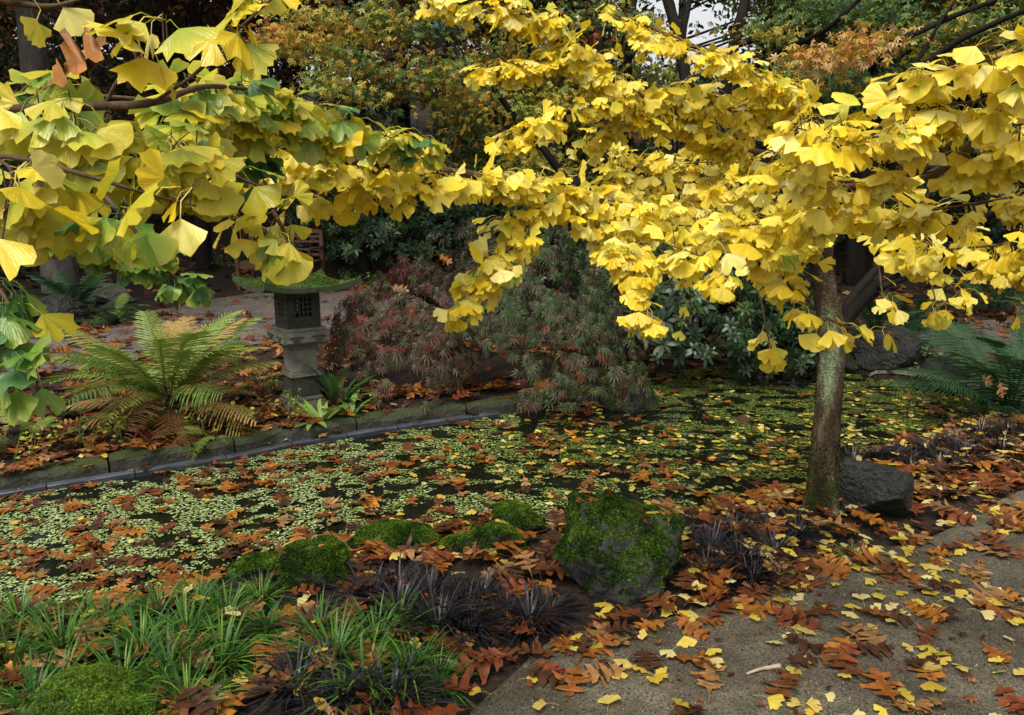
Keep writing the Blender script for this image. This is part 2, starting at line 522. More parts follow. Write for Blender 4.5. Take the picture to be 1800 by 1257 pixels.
class Leaves:
    """many leaves of one plant (or one litter layer)"""
    def __init__(s, tmpls, pal, mat, var=.12):
        s.t, s.pal, s.mat, s.var = tmpls, pal, mat, var
        s.M, s.P, s.S, s.K, s.c, s.tag = [], [], [], [], [], []
        s.cache = {}
    def add(s, P, M, S, K, tag=0):
        n = len(P)
        s.P.append(np.asarray(P)); s.M.append(np.asarray(M)); s.S.append(np.broadcast_to(S, n).astype(float))
        s.K.append(np.asarray(K)); s.tag.append(np.full(n, tag)); return s
    def pack(s):
        s.P, s.M, s.S, s.K, s.tag = np.vstack(s.P), np.concatenate(s.M), np.concatenate(s.S), np.concatenate(s.K), np.concatenate(s.tag)
        s.ti = rng.integers(0, len(s.t), len(s.P))
    def colours(s, k, t, V):
        a, b = np.array(s.pal[k][0]), np.array(s.pal[k][1])
        return np.hstack([a + (b - a) * t[:, None], fan_of(V)[:, None]])
    def piece(s, name, i):
        key = (s.ti[i], s.K[i])
        if key not in s.cache:
            V, T, t = s.t[s.ti[i]]
            s.cache[key] = mesh_from(name, V, T, s.colours(s.K[i], t, V), True, s.mat)
        return s.cache[key]
    def place(s, o, i):
        m = np.eye(4); m[:3, :3] = s.M[i] * s.S[i]; m[:3, 3] = s.P[i]
        o.matrix_basis = Matrix(m.tolist())
    def soup(s, name, ids):
        g = Geo()
        pa = np.array([q[0] for q in s.pal]); pb = np.array([q[1] for q in s.pal])
        for ti, (V, T, t) in enumerate(s.t):
            j = ids[s.ti[ids] == ti]
            if not len(j): continue
            W = np.einsum('nij,vj->nvi', s.M[j] * s.S[j][:, None, None], V) + s.P[j][:, None]
            Cc = pa[s.K[j]][:, None] + (pb - pa)[s.K[j]][:, None] * t[None, :, None]
            Cc = Cc * (1 + s.var * rng.normal(size=(len(j), 1, 1)))
            Cc = np.concatenate([np.clip(Cc, .001, .95), np.broadcast_to(fan_of(V)[None, :, None], (len(j), len(V), 1))], -1)
            TT = T[None] + (np.arange(len(j)) * len(V))[:, None, None]
            g.add(W.reshape(-1, 3), TT.reshape(-1, 3), Cc.reshape(-1, 4))
        return g.mesh(name, s.mat)
    def emit(s, parent, n=300, part='leaf', rest='leaves', occ=True):
        """largest n as parts of the plant, the rest as one part"""
        s.pack()
        cnt = visible_rank(s.P + s.M[:, :, 1] * (s.S * .5)[:, None], s.S * .75) if occ else np.zeros(len(s.P))
        order = np.argsort(-cnt)
        big = [i for i in order[:n] if cnt[i] > 0]
        for i in big:
            s.place(link(part, s.piece(part, i), parent), i)
        restid = np.setdiff1d(np.arange(len(s.P)), np.array(big, int))
        if len(restid):
            link(rest, s.soup(rest, restid), parent, kind='stuff')

# ------------------------------------------------------------------ terrain
WZ = -0.11
kerb_px = [(-420, 903), (-200, 868), (0, 838), (200, 808), (400, 778), (500, 758), (640, 736), (760, 719), (880, 704), (990, 690), (1070, 684)]
kerb_line = np.array([gp(u, v, 0)[:2] for u, v in kerb_px])
near_px = [(1110, 690), (1160, 655), (1300, 640), (1440, 645), (1560, 668), (1640, 678), (1700, 695), (1780, 715), (1790, 735), (1700, 752), (1620, 785), (1520, 812), (1460, 845), (1400, 880),
           (1200, 925), (1000, 938), (800, 950), (620, 975), (480, 1012), (250, 1062), (0, 1100), (-250, 1140)]
near_line = np.array([gp(u, v, WZ)[:2] for u, v in near_px])
POND = np.vstack([kerb_line, near_line])

def in_poly(x, y, P):
    c = np.zeros(np.shape(x), bool)
    n = len(P)
    for i in range(n):
        (x1, y1), (x2, y2) = P[i], P[(i + 1) % n]
        if y1 == y2: continue
        c ^= ((y1 > y) != (y2 > y)) & (x < (x2 - x1) * (y - y1) / (y2 - y1) + x1)
    return c

def seg_dist(x, y, P, closed=True):
    d = np.full(np.shape(x), 1e9)
    n = len(P)
    for i in range(n if closed else n - 1):
        a, b = P[i], P[(i + 1) % n]
        ab = b - a
        t = np.clip(((x - a[0]) * ab[0] + (y - a[1]) * ab[1]) / (ab @ ab), 0, 1)
        d = np.minimum(d, np.hypot(x - a[0] - t * ab[0], y - a[1] - t * ab[1]))
    return d

def height(x, y):
    x, y = np.asarray(x, float), np.asarray(y, float)
    t = np.maximum(0, y - 12.0)
    hill = .25 * (np.sqrt(t * t + .8) - .894) * (t > 0)
    hill = np.where(hill > 6, 6 + (hill - 6) * .05, hill)
    side = np.maximum(0, np.abs(x - 1) - 9) * .15
    side = np.minimum(side, 4) * np.clip((y - 4) / 6, 0, 1)
    h = hill + side + .05 * (fbm(x * 1.1, y * 1.1, 3) - .5) + .02 * (vnoise(x * 5, y * 5, 9) - .5)
    near = (np.abs(x) < 14) & (y > 0) & (y < 14)
    if np.any(near):
        s = seg_dist(x[near], y[near], POND)
        ins = in_poly(x[near], y[near], POND)
        hn = h[near]
        hn = np.where(ins, -.16 - np.minimum(.5, s * .9), hn - .11 * np.exp(-s / .10))
        h = h.copy(); h[near] = hn
    return h

def H(x, y):
    return float(height(np.array([x]), np.array([y]))[0])

def gpt(u, v):
    """where the view through (u, v) meets the terrain"""
    r = FW + (u - 900) / F * RT + (628.5 - v) / F * UP
    s = np.linspace(1, 60, 1600)
    P = C0 + s[:, None] * r
    below = P[:, 2] < height(P[:, 0], P[:, 1])
    return P[np.argmax(below)] if below.any() else P[-1]

def spaced(lo, hi, step, far, grow=1.25):
    a = list(np.arange(lo, hi + step / 2, step))
    s, p = step, a[-1]
    while p < far: s *= grow; p += s; a.append(p)
    s, p = step, a[0]
    while p > -far: s *= grow; p -= s; a.insert(0, p)
    return np.array(a)

def sheet(xs, ys):
    X, Y = np.meshgrid(xs, ys)
    Z = height(X, Y)
    V = np.stack([X, Y, Z], -1).reshape(-1, 3)
    nx, ny = len(xs), len(ys)
    i, j = np.meshgrid(np.arange(ny - 1), np.arange(nx - 1), indexing='ij')
    a = (i * nx + j).ravel()
    return V, np.stack([a, a + 1, a + nx + 1, a + nx], -1)

V, Q = sheet(spaced(-5.2, 5.2, .06, 900), spaced(1.0, 9.0, .06, 1200))
link('ground', mesh_from('ground', V, Q, None, True, M_SOIL), kind='structure')

def ruled(name, A, B, mat, lift, nu=120, nv=14):
    a, b = smooth(A, 12), smooth(B, 12)
    def res(p):
        L = np.r_[0, np.cumsum(np.linalg.norm(np.diff(p, axis=0), axis=1))]
        q = np.linspace(0, L[-1], nu)
        return np.stack([np.interp(q, L, p[:, k]) for k in range(p.shape[1])], -1)
    a, b = res(a), res(b)
    t = np.linspace(0, 1, nv)[None, :, None]
    P = a[:, None] * (1 - t) + b[:, None] * t
    Z = height(P[..., 0], P[..., 1]) + lift
    V = np.dstack([P[..., 0], P[..., 1], Z]).reshape(-1, 3)
    i, j = np.meshgrid(np.arange(nu - 1), np.arange(nv - 1), indexing='ij')
    k = (i * nv + j).ravel()
    return link(name, mesh_from(name, V, np.stack([k, k + 1, k + nv + 1, k + nv], -1), None, True, mat), kind='structure')

path_edge0 = [gp(u, v)[:2] for u, v in [(560, 1500), (760, 1310), (850, 1225), (960, 1130), (1080, 1105), (1200, 1085), (1300, 1050), (1470, 985), (1640, 945), (1800, 865), (2050, 800), (2500, 740)]]
path_edge = smooth(path_edge0, 10)
path_edge = path_edge + .07 * np.stack([fbm(path_edge[:, 0] * 5, path_edge[:, 1] * 5, 13) - .5, fbm(path_edge[:, 0] * 5, path_edge[:, 1] * 5, 14) - .5], -1)
path_out = [np.array(q) for q in [(.3, -.6), (1.2, .2), (1.7, .8), (2.1, 1.3), (2.5, 1.6), (3.1, 2.1), (4.0, 2.9), (6.0, 4.4)]]
ruled('gravel_path', path_edge, path_out, M_GRAVEL, .012, 200, 50)
PATH = np.vstack([path_edge, np.array(path_out)[::-1]])
fn = [gp(u, v)[:2] for u, v in [(-500, 700), (0, 662), (200, 640), (480, 604), (620, 602), (900, 600), (1300, 615), (1640, 652), (1800, 650), (2300, 650)]]
ff = [gp(u, v)[:2] for u, v in [(-500, 600), (0, 575), (200, 560), (430, 520), (620, 512), (900, 520), (1300, 560), (1650, 572), (1800, 560), (2300, 560)]]
ruled('garden_path', fn, ff, M_GRAVELF, .012, 160, 24)
FPATH = np.vstack([np.array(fn), np.array(ff)[::-1]])

# pond water
c = POND.mean(0)
g = Geo()
pv = np.vstack([[*c, WZ]] + [[*p, WZ] for p in c + (POND - c) * 1.03])
n = len(POND)
link('pond_water', mesh_from('pond_water', pv, [(0, 1 + i, 1 + (i + 1) % n) for i in range(n)], None, True, M_WATER), kind='structure')

# ------------------------------------------------------------------ kerb of concrete blocks with the liner strip below
kl = smooth(kerb_line, 14)
L = np.r_[0, np.cumsum(np.linalg.norm(np.diff(kl, axis=0), axis=1))]
kroot = thing('pond_kerb', (*kl[len(kl) // 2], -.3), 'mossy grey stone kerb edging the far side of the leaf covered pond', 'kerb')
def kpt(s, off, z):
    q = np.array([np.interp(s, L, kl[:, 0]), np.interp(s, L, kl[:, 1])])
    q2 = np.array([np.interp(s + .05, L, kl[:, 0]), np.interp(s + .05, L, kl[:, 1])])
    tn = nrm(q2 - q) if s + .05 < L[-1] else nrm(kl[-1] - kl[-3])
    nn = np.array([-tn[1], tn[0]])
    return np.array([*(q + nn * off), z])
s0 = 0.0
while s0 < L[-1] - .1:
    ln = min(random.uniform(.62, .82), L[-1] - s0)
    V, T = [], []
    ns = 9
    dz, dw = random.uniform(-.012, .012), random.uniform(-.006, .006)
    prof = [(.0, -.36), (.0, -.03), (.012, -.008), (.03, 0), (.13, .0), (.15, -.03), (.15, -.36)]
    for i in range(ns + 1):
        s = s0 + .006 + (ln - .012) * i / ns
        for (o_, z_) in prof:
            jit = random.uniform(-.009, .007)
            V.append(kpt(s, o_ + dw + jit, z_ + dz + jit))
    m_ = len(prof)
    for i in range(ns):
        for j in range(m_):
            a, b = i * m_ + j, i * m_ + (j + 1) % m_
            T += [(a, b + m_, b), (a, a + m_, b + m_)]
    for j in range(1, m_ - 1):
        T += [(0, j, j + 1), (ns * m_, ns * m_ + j + 1, ns * m_ + j)]
    link('kerb_block', mesh_from('kerb_block', V, T, None, False, M_KERB), kroot)
    s0 += ln
s0 = .2
while s0 < L[-1] - 1.2:
    ln = random.uniform(.35, .5)
    V, T = [], []
    for i in range(4):
        s = s0 + .003 + (ln - .006) * i / 3
        for (o_, z_) in ((-.008, -.32), (-.05, WZ + .028), (-.046, WZ + .034), (-.002, WZ + .036)):
            V.append(kpt(s, o_ + random.uniform(-.003, .003), z_))
    for i in range(3):
        for j in range(3):
            a = i * 4 + j
            T += [(a, a + 4, a + 5), (a, a + 5, a + 1)]
    link('liner_strip', mesh_from('liner_strip', V, T, None, False, M_LINER), kroot)
    s0 += ln

# ------------------------------------------------------------------ ginkgo trees
GP = [((.85, .70, .10), (.87, .71, .075)), ((.83, .63, .035), (.86, .66, .04)), ((.77, .54, .015), (.82, .59, .022)), ((.87, .78, .26), (.88, .76, .18)),
      ((.50, .54, .05), (.82, .67, .06)),                                                             # 0-4 yellow
      ((.33, .42, .03), (.62, .56, .05)), ((.50, .47, .03), (.62, .52, .03)), ((.62, .55, .07), (.72, .60, .05)), ((.20, .35, .04), (.50, .52, .07)),   # 5-8 yellow green
      ((.09, .24, .03), (.20, .34, .05)), ((.15, .31, .04), (.32, .41, .06)), ((.06, .16, .04), (.09, .21, .05))]                               # 9-11 green
def gpal(n, g):
    r = rng.random(n)
    k = np.where(rng.random(n) < .12, 4, rng.choice([0, 0, 1, 1, 2, 3], n))
    mid = rng.choice([5, 6, 6, 7, 8], n)
    gr = rng.choice([9, 10, 10, 11], n)
    pg = max(0, g - .45) / .55
    pm = min(1, g / .5) if g < .5 else 1
    k = np.where(r < pm, mid, k)
    return np.where(r < pg, gr, k)

class Tree:
    def __init__(s, root, leaves, dens=1.0):
        s.root, s.lv, s.tw, s.dens = root, leaves, Geo(), dens
    def limb(s, pts, r0, r1, name='branch', mat=None, seg=8, n=8, wob=.12):
        p = smooth(pts, n)
        V, T = tube(p, r0, r1, seg, True, wob)
        link(name, mesh_from(name, V, T, None, True, mat or M_TWIG), s.root)
        return p
    def spray(s, px, spread, cov=2.4, g=0.0, size=.042, down=.35, twig=.0022, wood=True, face=(0, -.8, 0), per=5, tip=False):
        """a twig through the given points, side shoots within `spread` (photograph pixels at its distance), leaves hanging from them"""
        P = smooth([at(*q) for q in px], 10)
        D = np.interp(np.linspace(0, 1, len(P)), np.linspace(0, 1, len(px)), [q[2] for q in px])
        if wood:
            V, T = tube(P, twig * 1.8, twig * .8, 5)
            link('branch', mesh_from('branch', V, T, None, True, M_TWIG), s.root)
        Ls = np.r_[0, np.cumsum(np.linalg.norm(np.diff(P, axis=0), axis=1))]
        sp = spread * D.mean() / F
        cov = cov * s.dens
        nt = max(2, int(Ls[-1] * 2 * sp * 1750 * (.042 / size) ** 2 * cov / 2.4 / per))
        for _ in range(nt):
            q = rng.random() if not tip else 1 - rng.random() ** 2 * .5
            q *= Ls[-1]
            c_ = np.array([np.interp(q, Ls, P[:, k]) for k in range(3)])
            off = rng.normal(size=3); off = off / np.linalg.norm(off) * sp * rng.random() ** .6
            off[2] = off[2] * .8 - down * sp * rng.random() + .75 * size
            e = c_ + off
            mid = c_ + off * .5 + np.array([0, 0, .12 * np.linalg.norm(off)])
            V, T = tube(np.array([c_, mid, e]), twig * .6, twig * .4, 3, False)
            s.tw.add(V, T)
            n = max(1, rng.poisson(per))
            f = rng.random(n)[:, None] ** .6
            base = c_ * (1 - f) ** 2 + 2 * mid * f * (1 - f) + e * f * f
            outw = rng.normal(size=(n, 3)); outw[:, 2] = 0; outw = nrm(nrm(outw) + np.array(face))
            ax = outw * .5 + np.array([0, 0, -.72]) + rng.normal(size=(n, 3)) * .36
            no = outw * .85 + np.array([0, 0, .6]) + rng.normal(size=(n, 3)) * .26
            M = frames(ax, no)
            S = size * rng.uniform(.72, 1.22, n)
            Pb = base - np.einsum('nij,j->ni', M, np.array([0, -.85, -.28])) * S[:, None]
            s.lv.add(Pb, M, S, gpal(n, g))
    def done(s, n=300):
        if s.tw.n: link('twigs', s.tw.mesh('twigs', M_TWIG), s.root, kind='stuff')
        s.lv.emit(s.root, n)

# tree by the path: trunk in view
tb = gp(1442, 905, 0)
tb[2] = H(tb[0], tb[1])
TD = (tb - C0) @ FW
rootA = thing('ginkgo_tree', tb, 'golden yellow ginkgo tree with lichened trunk standing on the near pond bank', 'tree')
A = Tree(rootA, Leaves(T_GINK, GP, M_GINK, .1))
tp = [np.array([tb[0], tb[1], tb[2] - .1])] + [at(u, v, TD) for u, v in [(1444, 870), (1452, 760), (1458, 660), (1462, 600), (1450, 500), (1447, 440), (1456, 390), (1466, 320), (1472, 262)]]
p = smooth(tp, 8)
rad = np.interp(np.linspace(0, 1, len(p)), [0, .04, .13, .25, .5, .62, .75, 1], [.098, .090, .070, .062, .058, .046, .042, .016])
p2 = smooth(p[::2], 5); rad = np.interp(np.linspace(0, 1, len(p2)), np.linspace(0, 1, len(rad)), rad); p = p2
V, T = tube(p, 0, 0, 44, True, .05, rad)
cen = p[np.clip(np.arange(len(V)) // 44, 0, len(p) - 1)]
_a = np.arctan2(V[:, 1] - cen[:, 1], V[:, 0] - cen[:, 0])
V = cen + (V - cen) * (1 + .16 * (np.abs(fbm(_a * 7 + 40, V[:, 2] * 5, 19) - .5) * 2 - .4))[:, None]
V = cen + (V - cen) * (1 + .30 * (fbm(np.arctan2(V[:, 1] - cen[:, 1], V[:, 0] - cen[:, 0]) * 3.2 + 20, V[:, 2] * 4, 17) - .5))[:, None]
trk = link('trunk', mesh_from('trunk', V, T, None, True, M_BARK), rootA)
TRUNK_ME = trk.data
t = TD
A.limb([at(1470, 590, t), at(1500, 545, t), at(1560, 490, t - .1), at(1640, 425, t - .3), at(1760, 370, t - .6), at(1900, 330, t - .8)], .038, .014, mat=M_BARKD)
A.limb([at(1475, 570, t), at(1500, 520, t + .1), at(1560, 450, t + .2), at(1600, 390, t + .3), at(1660, 300, t + .4)], .026, .010, mat=M_BARKD)
A.limb([at(1545, 505, t - .1), at(1650, 470, t - .2), at(1760, 460, t - .4), at(1900, 470, t - .6)], .016, .006, mat=M_BARKD)
A.limb([at(1447, 440, t), at(1425, 432, t - .05), at(1405, 425, t - .1)], .026, .018, mat=M_BARKD)
A.limb([at(1452, 400, t), at(1300, 398, 3.2), at(1130, 372, 2.7), at(950, 330, 2.4), at(820, 306, 2.15), at(680, 290, 1.95), at(540, 278, 1.8), at(420, 292, 1.7)], .020, .004)
A.limb([at(1462, 290, t), at(1300, 262, 3.3), at(1200, 215, 3.0), at(1100, 155, 2.8), at(1000, 85, 2.75), at(905, 15, 2.7), at(800, -60, 2.7)], .020, .008)
A.limb([at(1466, 250, t), at(1400, 180, 3.2), at(1320, 130, 2.9), at(1200, 72, 2.8), at(1080, 25, 2.8)], .014, .004)
A.limb([at(1462, 330, t), at(1600, 320, 2.9), at(1690, 270, 2.2), at(1745, 202, 1.8), at(1800, 108, 1.6), at(1900, -20, 1.4)], .016, .011)
# the long left limb
A.spray([(1420, 395, 3.5), (1300, 398, 3.2), (1130, 372, 2.7), (950, 330, 2.4)], 55, 2.2)
A.spray([(1000, 335, 2.45), (820, 306, 2.15), (680, 295, 1.95), (540, 285, 1.8), (400, 300, 1.7)], 38, 3.2, .06, down=.7)
A.spray([(800, 312, 2.1), (700, 335, 2.0), (600, 338, 1.95), (500, 350, 1.85)], 30, 2.8, .02, down=.5)
A.spray([(960, 345, 2.35), (905, 430, 2.3), (845, 490, 2.25), (812, 550, 2.25)], 32, 3.0, .02)
A.spray([(930, 370, 2.35), (880, 400, 2.3), (850, 410, 2.3)], 22, 2.5, .02)
A.spray([(760, 270, 2.0), (690, 255, 1.9), (600, 270, 1.85), (480, 285, 1.75)], 22, 2.0, .12)
# hanging shoots below
A.spray([(1060, 400, 2.55), (1110, 460, 2.35), (1130, 500, 2.3)], 48, 2.6)
A.spray([(1100, 440, 2.4), (1128, 510, 2.3), (1135, 575, 2.25)], 24, 1.9)
A.spray([(1190, 440, 3.1), (1214, 520, 3.1), (1196, 595, 3.15)], 16, 1.1, per=3)
A.spray([(1150, 430, 2.6), (1190, 470, 2.5), (1170, 500, 2.5)], 30, 2.0)
A.spray([(1440, 410, 3.4), (1380, 425, 2.2), (1300, 458, 1.85), (1240, 452, 1.8), (1180, 432, 1.8)], 34, 1.5, .1, size=.044)
A.spray([(1325, 470, 2.35), (1340, 540, 2.3), (1352, 600, 2.3), (1365, 632, 2.3)], 22, .8, per=3)
A.spray([(1340, 440, 2.2), (1385, 500, 2.0), (1420, 545, 1.95), (1452, 565, 1.9)], 38, 2.1, size=.043)
A.spray([(1452, 560, 1.9), (1500, 578, 1.9), (1560, 585, 1.9), (1606, 598, 1.9)], 16, 1.2, per=3, twig=.0018)
A.spray([(1545, 470, 2.5), (1552, 520, 2.45), (1568, 575, 2.4)], 24, .9, per=3)
A.spray([(1600, 450, 2.8), (1670, 500, 2.7), (1700, 552, 2.65)], 26, 1.1, per=3)
A.spray([(1620, 460, 2.7), (1640, 510, 2.65), (1650, 560, 2.6)], 22, .6, per=3)
A.spray([(1860, 430, 2.3), (1790, 500, 2.3), (1785, 560, 2.3)], 36, 1.5)
A.spray([(1260, 440, 2.6), (1280, 480, 2.5), (1260, 510, 2.5)], 34, 1.2)
# upper middle
A.spray([(1300, 262, 3.3), (1200, 215, 3.0), (1100, 155, 2.8), (1000, 85, 2.75), (905, 15, 2.7)], 62, 2.5)
A.spray([(1000, 100, 2.75), (920, 110, 2.75), (845, 125, 2.8)], 44, 2.7)
A.spray([(900, 20, 2.7), (820, 20, 2.75), (745, 5, 2.8)], 36, 2.2)
A.spray([(1100, 170, 2.8), (1010, 190, 2.75), (940, 220, 2.7), (880, 262, 2.75)], 36, 2.4)
A.spray([(1150, 190, 2.9), (1060, 230, 2.9), (1000, 260, 2.9)], 40, 1.7)
A.spray([(1400, 180, 3.2), (1320, 130, 2.9), (1200, 82, 2.8), (1090, 40, 2.8)], 46, 2.5)
A.spray([(1110, 20, 2.9), (1080, 10, 2.9), (1060, 5, 2.9)], 20, 1.5)
A.spray([(1390, 200, 3.2), (1290, 190, 3.0), (1190, 160, 2.9)], 55, 2.3)
A.spray([(1420, 290, 3.5), (1270, 285, 3.4), (1130, 285, 3.45), (1050, 250, 3.5)], 55, 1.5)
A.spray([(1380, 350, 3.3), (1200, 335, 3.1), (1040, 315, 2.9)], 48, 2.0)
A.spray([(1150, 400, 2.6), (1060, 380, 2.5), (980, 350, 2.4)], 46, 2.4)
# right, nearer
A.spray([(1860, 60, 1.45), (1780, 95, 1.5), (1700, 115, 1.6), (1600, 145, 1.7), (1510, 185, 1.75)], 44, 2.3, size=.044)
A.spray([(1745, 205, 1.8), (1620, 225, 1.7), (1500, 245, 1.6), (1400, 225, 1.65)], 50, 2.5, size=.044)
A.spray([(1800, 170, 1.6), (1700, 180, 1.65), (1600, 195, 1.7)], 50, 2.2, size=.044)
A.spray([(1880, 240, 1.7), (1760, 270, 1.75), (1650, 300, 1.8), (1500, 320, 1.75), (1380, 300, 1.8)], 56, 2.4, size=.043)
A.spray([(1880, 330, 1.8), (1700, 360, 1.9), (1550, 380, 2.0), (1420, 385, 2.05)], 54, 2.4, size=.043)
A.spray([(1500, 350, 1.9), (1380, 385, 1.95), (1270, 400, 2.0), (1180, 395, 2.1)], 50, 2.5, size=.043)
A.spray([(1880, 410, 2.1), (1760, 430, 2.2), (1620, 440, 2.4), (1540, 430, 2.6)], 50, 2.0)
A.spray([(1880, 460, 2.3), (1790, 470, 2.35), (1700, 480, 2.5)], 40, 1.5)
A.spray([(1850, 120, 1.5), (1800, 180, 1.55), (1790, 260, 1.6)], 50, 2.2, size=.044)
A.spray([(1450, 200, 2.2), (1400, 260, 2.3), (1330, 310, 2.4), (1250, 330, 2.5)], 50, 2.2)
A.done(300)

# second tree, trunk left of the frame, reaching in with greener leaves
bb = at(-1150, 700, 1.5); bb[2] = H(bb[0], bb[1])
rootB = thing('ginkgo_tree', bb, 'greenish yellow ginkgo branches with large leaves reaching over the pond towards the lantern', 'tree')
B = Tree(rootB, Leaves(T_GINK, GP, M_GINK, .1), 1.5)
p = smooth([(bb[0], bb[1], bb[2] - .1), (bb[0] + .02, bb[1], .6), (bb[0] - .02, bb[1] + .03, 1.5), (bb[0] + .03, bb[1], 2.4), (bb[0], bb[1], 3.4)], 8)
V, T = tube(p, .11, .03, 12, True, .1)
link('trunk', mesh_from('trunk', V, T, None, True, M_BARK), rootB)
tr = lambda z: np.array([bb[0], bb[1], z])
B.limb([tr(1.55), at(-500, 240, 1.15), at(-200, 200, 1.05), at(30, 192, 1.0), at(185, 186, 1.0), at(270, 180, 1.0), at(370, 152, 1.2), at(480, 168, 1.5), at(600, 215, 1.65), at(700, 248, 1.75), at(768, 300, 1.8)], .0085, .0012)
B.limb([at(184, 186, 1.0), at(205, 145, .99), at(240, 105, .98), at(290, 74, .97)], .0026, .0013, seg=6)
B.limb([at(270, 180, 1.0), at(345, 128, 1.0), at(405, 65, 1.02), at(470, 5, 1.05), at(540, -60, 1.1)], .0026, .0015, seg=6)
B.limb([tr(1.4), at(-400, 260, 1.0), at(-100, 270, .96), at(40, 280, .95), at(150, 308, .95), at(250, 338, .97), at(345, 362, 1.0)], .006, .0011)
B.limb([at(-100, 250, .9), at(12, 290, .86), at(14, 350, .85), at(3, 425, .85)], .0022, .0012, seg=6)
B.limb([tr(1.35), at(-400, 380, 1.25), at(-120, 440, 1.18), at(-10, 500, 1.12), at(35, 580, 1.1), at(62, 650, 1.1), at(66, 730, 1.1)], .005, .0011)
B.limb([tr(1.7), at(-400, 330, 1.75), at(60, 395, 1.8), at(200, 425, 1.8), at(330, 500, 1.8)], .011, .002)
B.limb([tr(2.1), at(-500, -100, 1.25), at(-150, -30, 1.2), at(60, 10, 1.2), at(140, 0, 1.2)], .012, .002)
B.spray([(-40, 215, 1.05), (80, 222, 1.0), (185, 222, 1.0), (280, 215, 1.0)], 42, 1.7, .42, wood=False)
B.spray([(-40, 240, 1.08), (90, 255, 1.05), (220, 270, 1.05), (320, 295, 1.1), (390, 340, 1.2)], 62, 1.9, .45)
B.spray([(-60, 300, .98), (80, 315, .96), (200, 330, .96), (300, 352, .99)], 45, 1.3, .3, wood=False)
B.spray([(320, 358, 1.0), (340, 362, 1.0), (350, 366, 1.0)], 14, 2.2, .1, wood=False)
B.spray([(-30, 330, 1.0), (60, 360, 1.0), (140, 370, 1.0)], 45, 1.3, .45)
B.spray([(-40, 165, 1.25), (90, 165, 1.22), (220, 172, 1.2), (330, 185, 1.25), (420, 205, 1.3)], 30, 1.9, .66)
B.spray([(360, 160, 1.25), (480, 175, 1.5), (600, 215, 1.65), (700, 248, 1.75), (752, 280, 1.8)], 38, 3.0, .55, wood=False)
B.spray([(330, 200, 1.2), (420, 215, 1.4), (520, 220, 1.55), (600, 245, 1.65)], 34, 2.2, .42)
B.spray([(285, 76, .97), (292, 74, .97), (300, 72, .97)], 12, 1.2, .25, wood=False, per=3)
B.spray([(225, 112, .98), (235, 108, .98), (240, 104, .98)], 8, 2, .2, wood=False, per=2)
B.spray([(370, 105, 1.0), (390, 90, 1.0), (408, 62, 1.02)], 18, .8, .3, wood=False, per=2)
B.spray([(440, 35, 1.04), (450, 25, 1.04), (460, 15, 1.05)], 12, 1.0, .2, wood=False, per=2)
B.spray([(430, -45, 1.3), (480, -35, 1.3), (510, -28, 1.3)], 18, 1.2, .3)
B.spray([(-60, 0, 1.2), (20, 5, 1.2), (80, 15, 1.2), (140, 5, 1.2)], 26, 1.6, .1, wood=False)
B.spray([(10, 320, .85), (12, 360, .85), (4, 425, .85), (20, 455, .85)], 18, .9, .05, wood=False, per=2)
B.spray([(320, 250, 1.15), (390, 300, 1.22), (450, 325, 1.25), (490, 350, 1.25)], 26, 1.5, .55)
B.spray([(480, 370, 1.3), (512, 430, 1.27), (520, 455, 1.27)], 20, 1.8, .68)
B.spray([(505, 430, 1.27), (514, 450, 1.27), (520, 468, 1.27)], 14, 1.8, .35)
B.spray([(410, 380, 1.3), (430, 410, 1.3), (425, 430, 1.3)], 16, 1.5, .2, per=3)
B.spray([(180, 340, .97), (225, 390, .95), (250, 425, .95)], 30, 1.9, .58, wood=True, size=.046)
B.spray([(-40, 430, 1.15), (10, 530, 1.12), (40, 600, 1.1), (62, 660, 1.1), (66, 735, 1.1)], 34, 1.5, .9, wood=False)
B.spray([(-60, 520, 1.1), (-10, 560, 1.1), (0, 600, 1.1)], 30, 1.3, .9)
B.spray([(-60, 370, 1.8), (80, 400, 1.8), (200, 425, 1.8), (280, 460, 1.8), (335, 500, 1.8)], 46, 2.0, .95, wood=False)
B.spray([(0, 380, 1.7), (120, 400, 1.7), (240, 400, 1.7)], 36, 1.5, 1.0)
B.spray([(280, 220, 1.5), (350, 250, 1.5), (420, 270, 1.5), (440, 290, 1.5)], 40, 1.6, 1.0)
B.done(300)

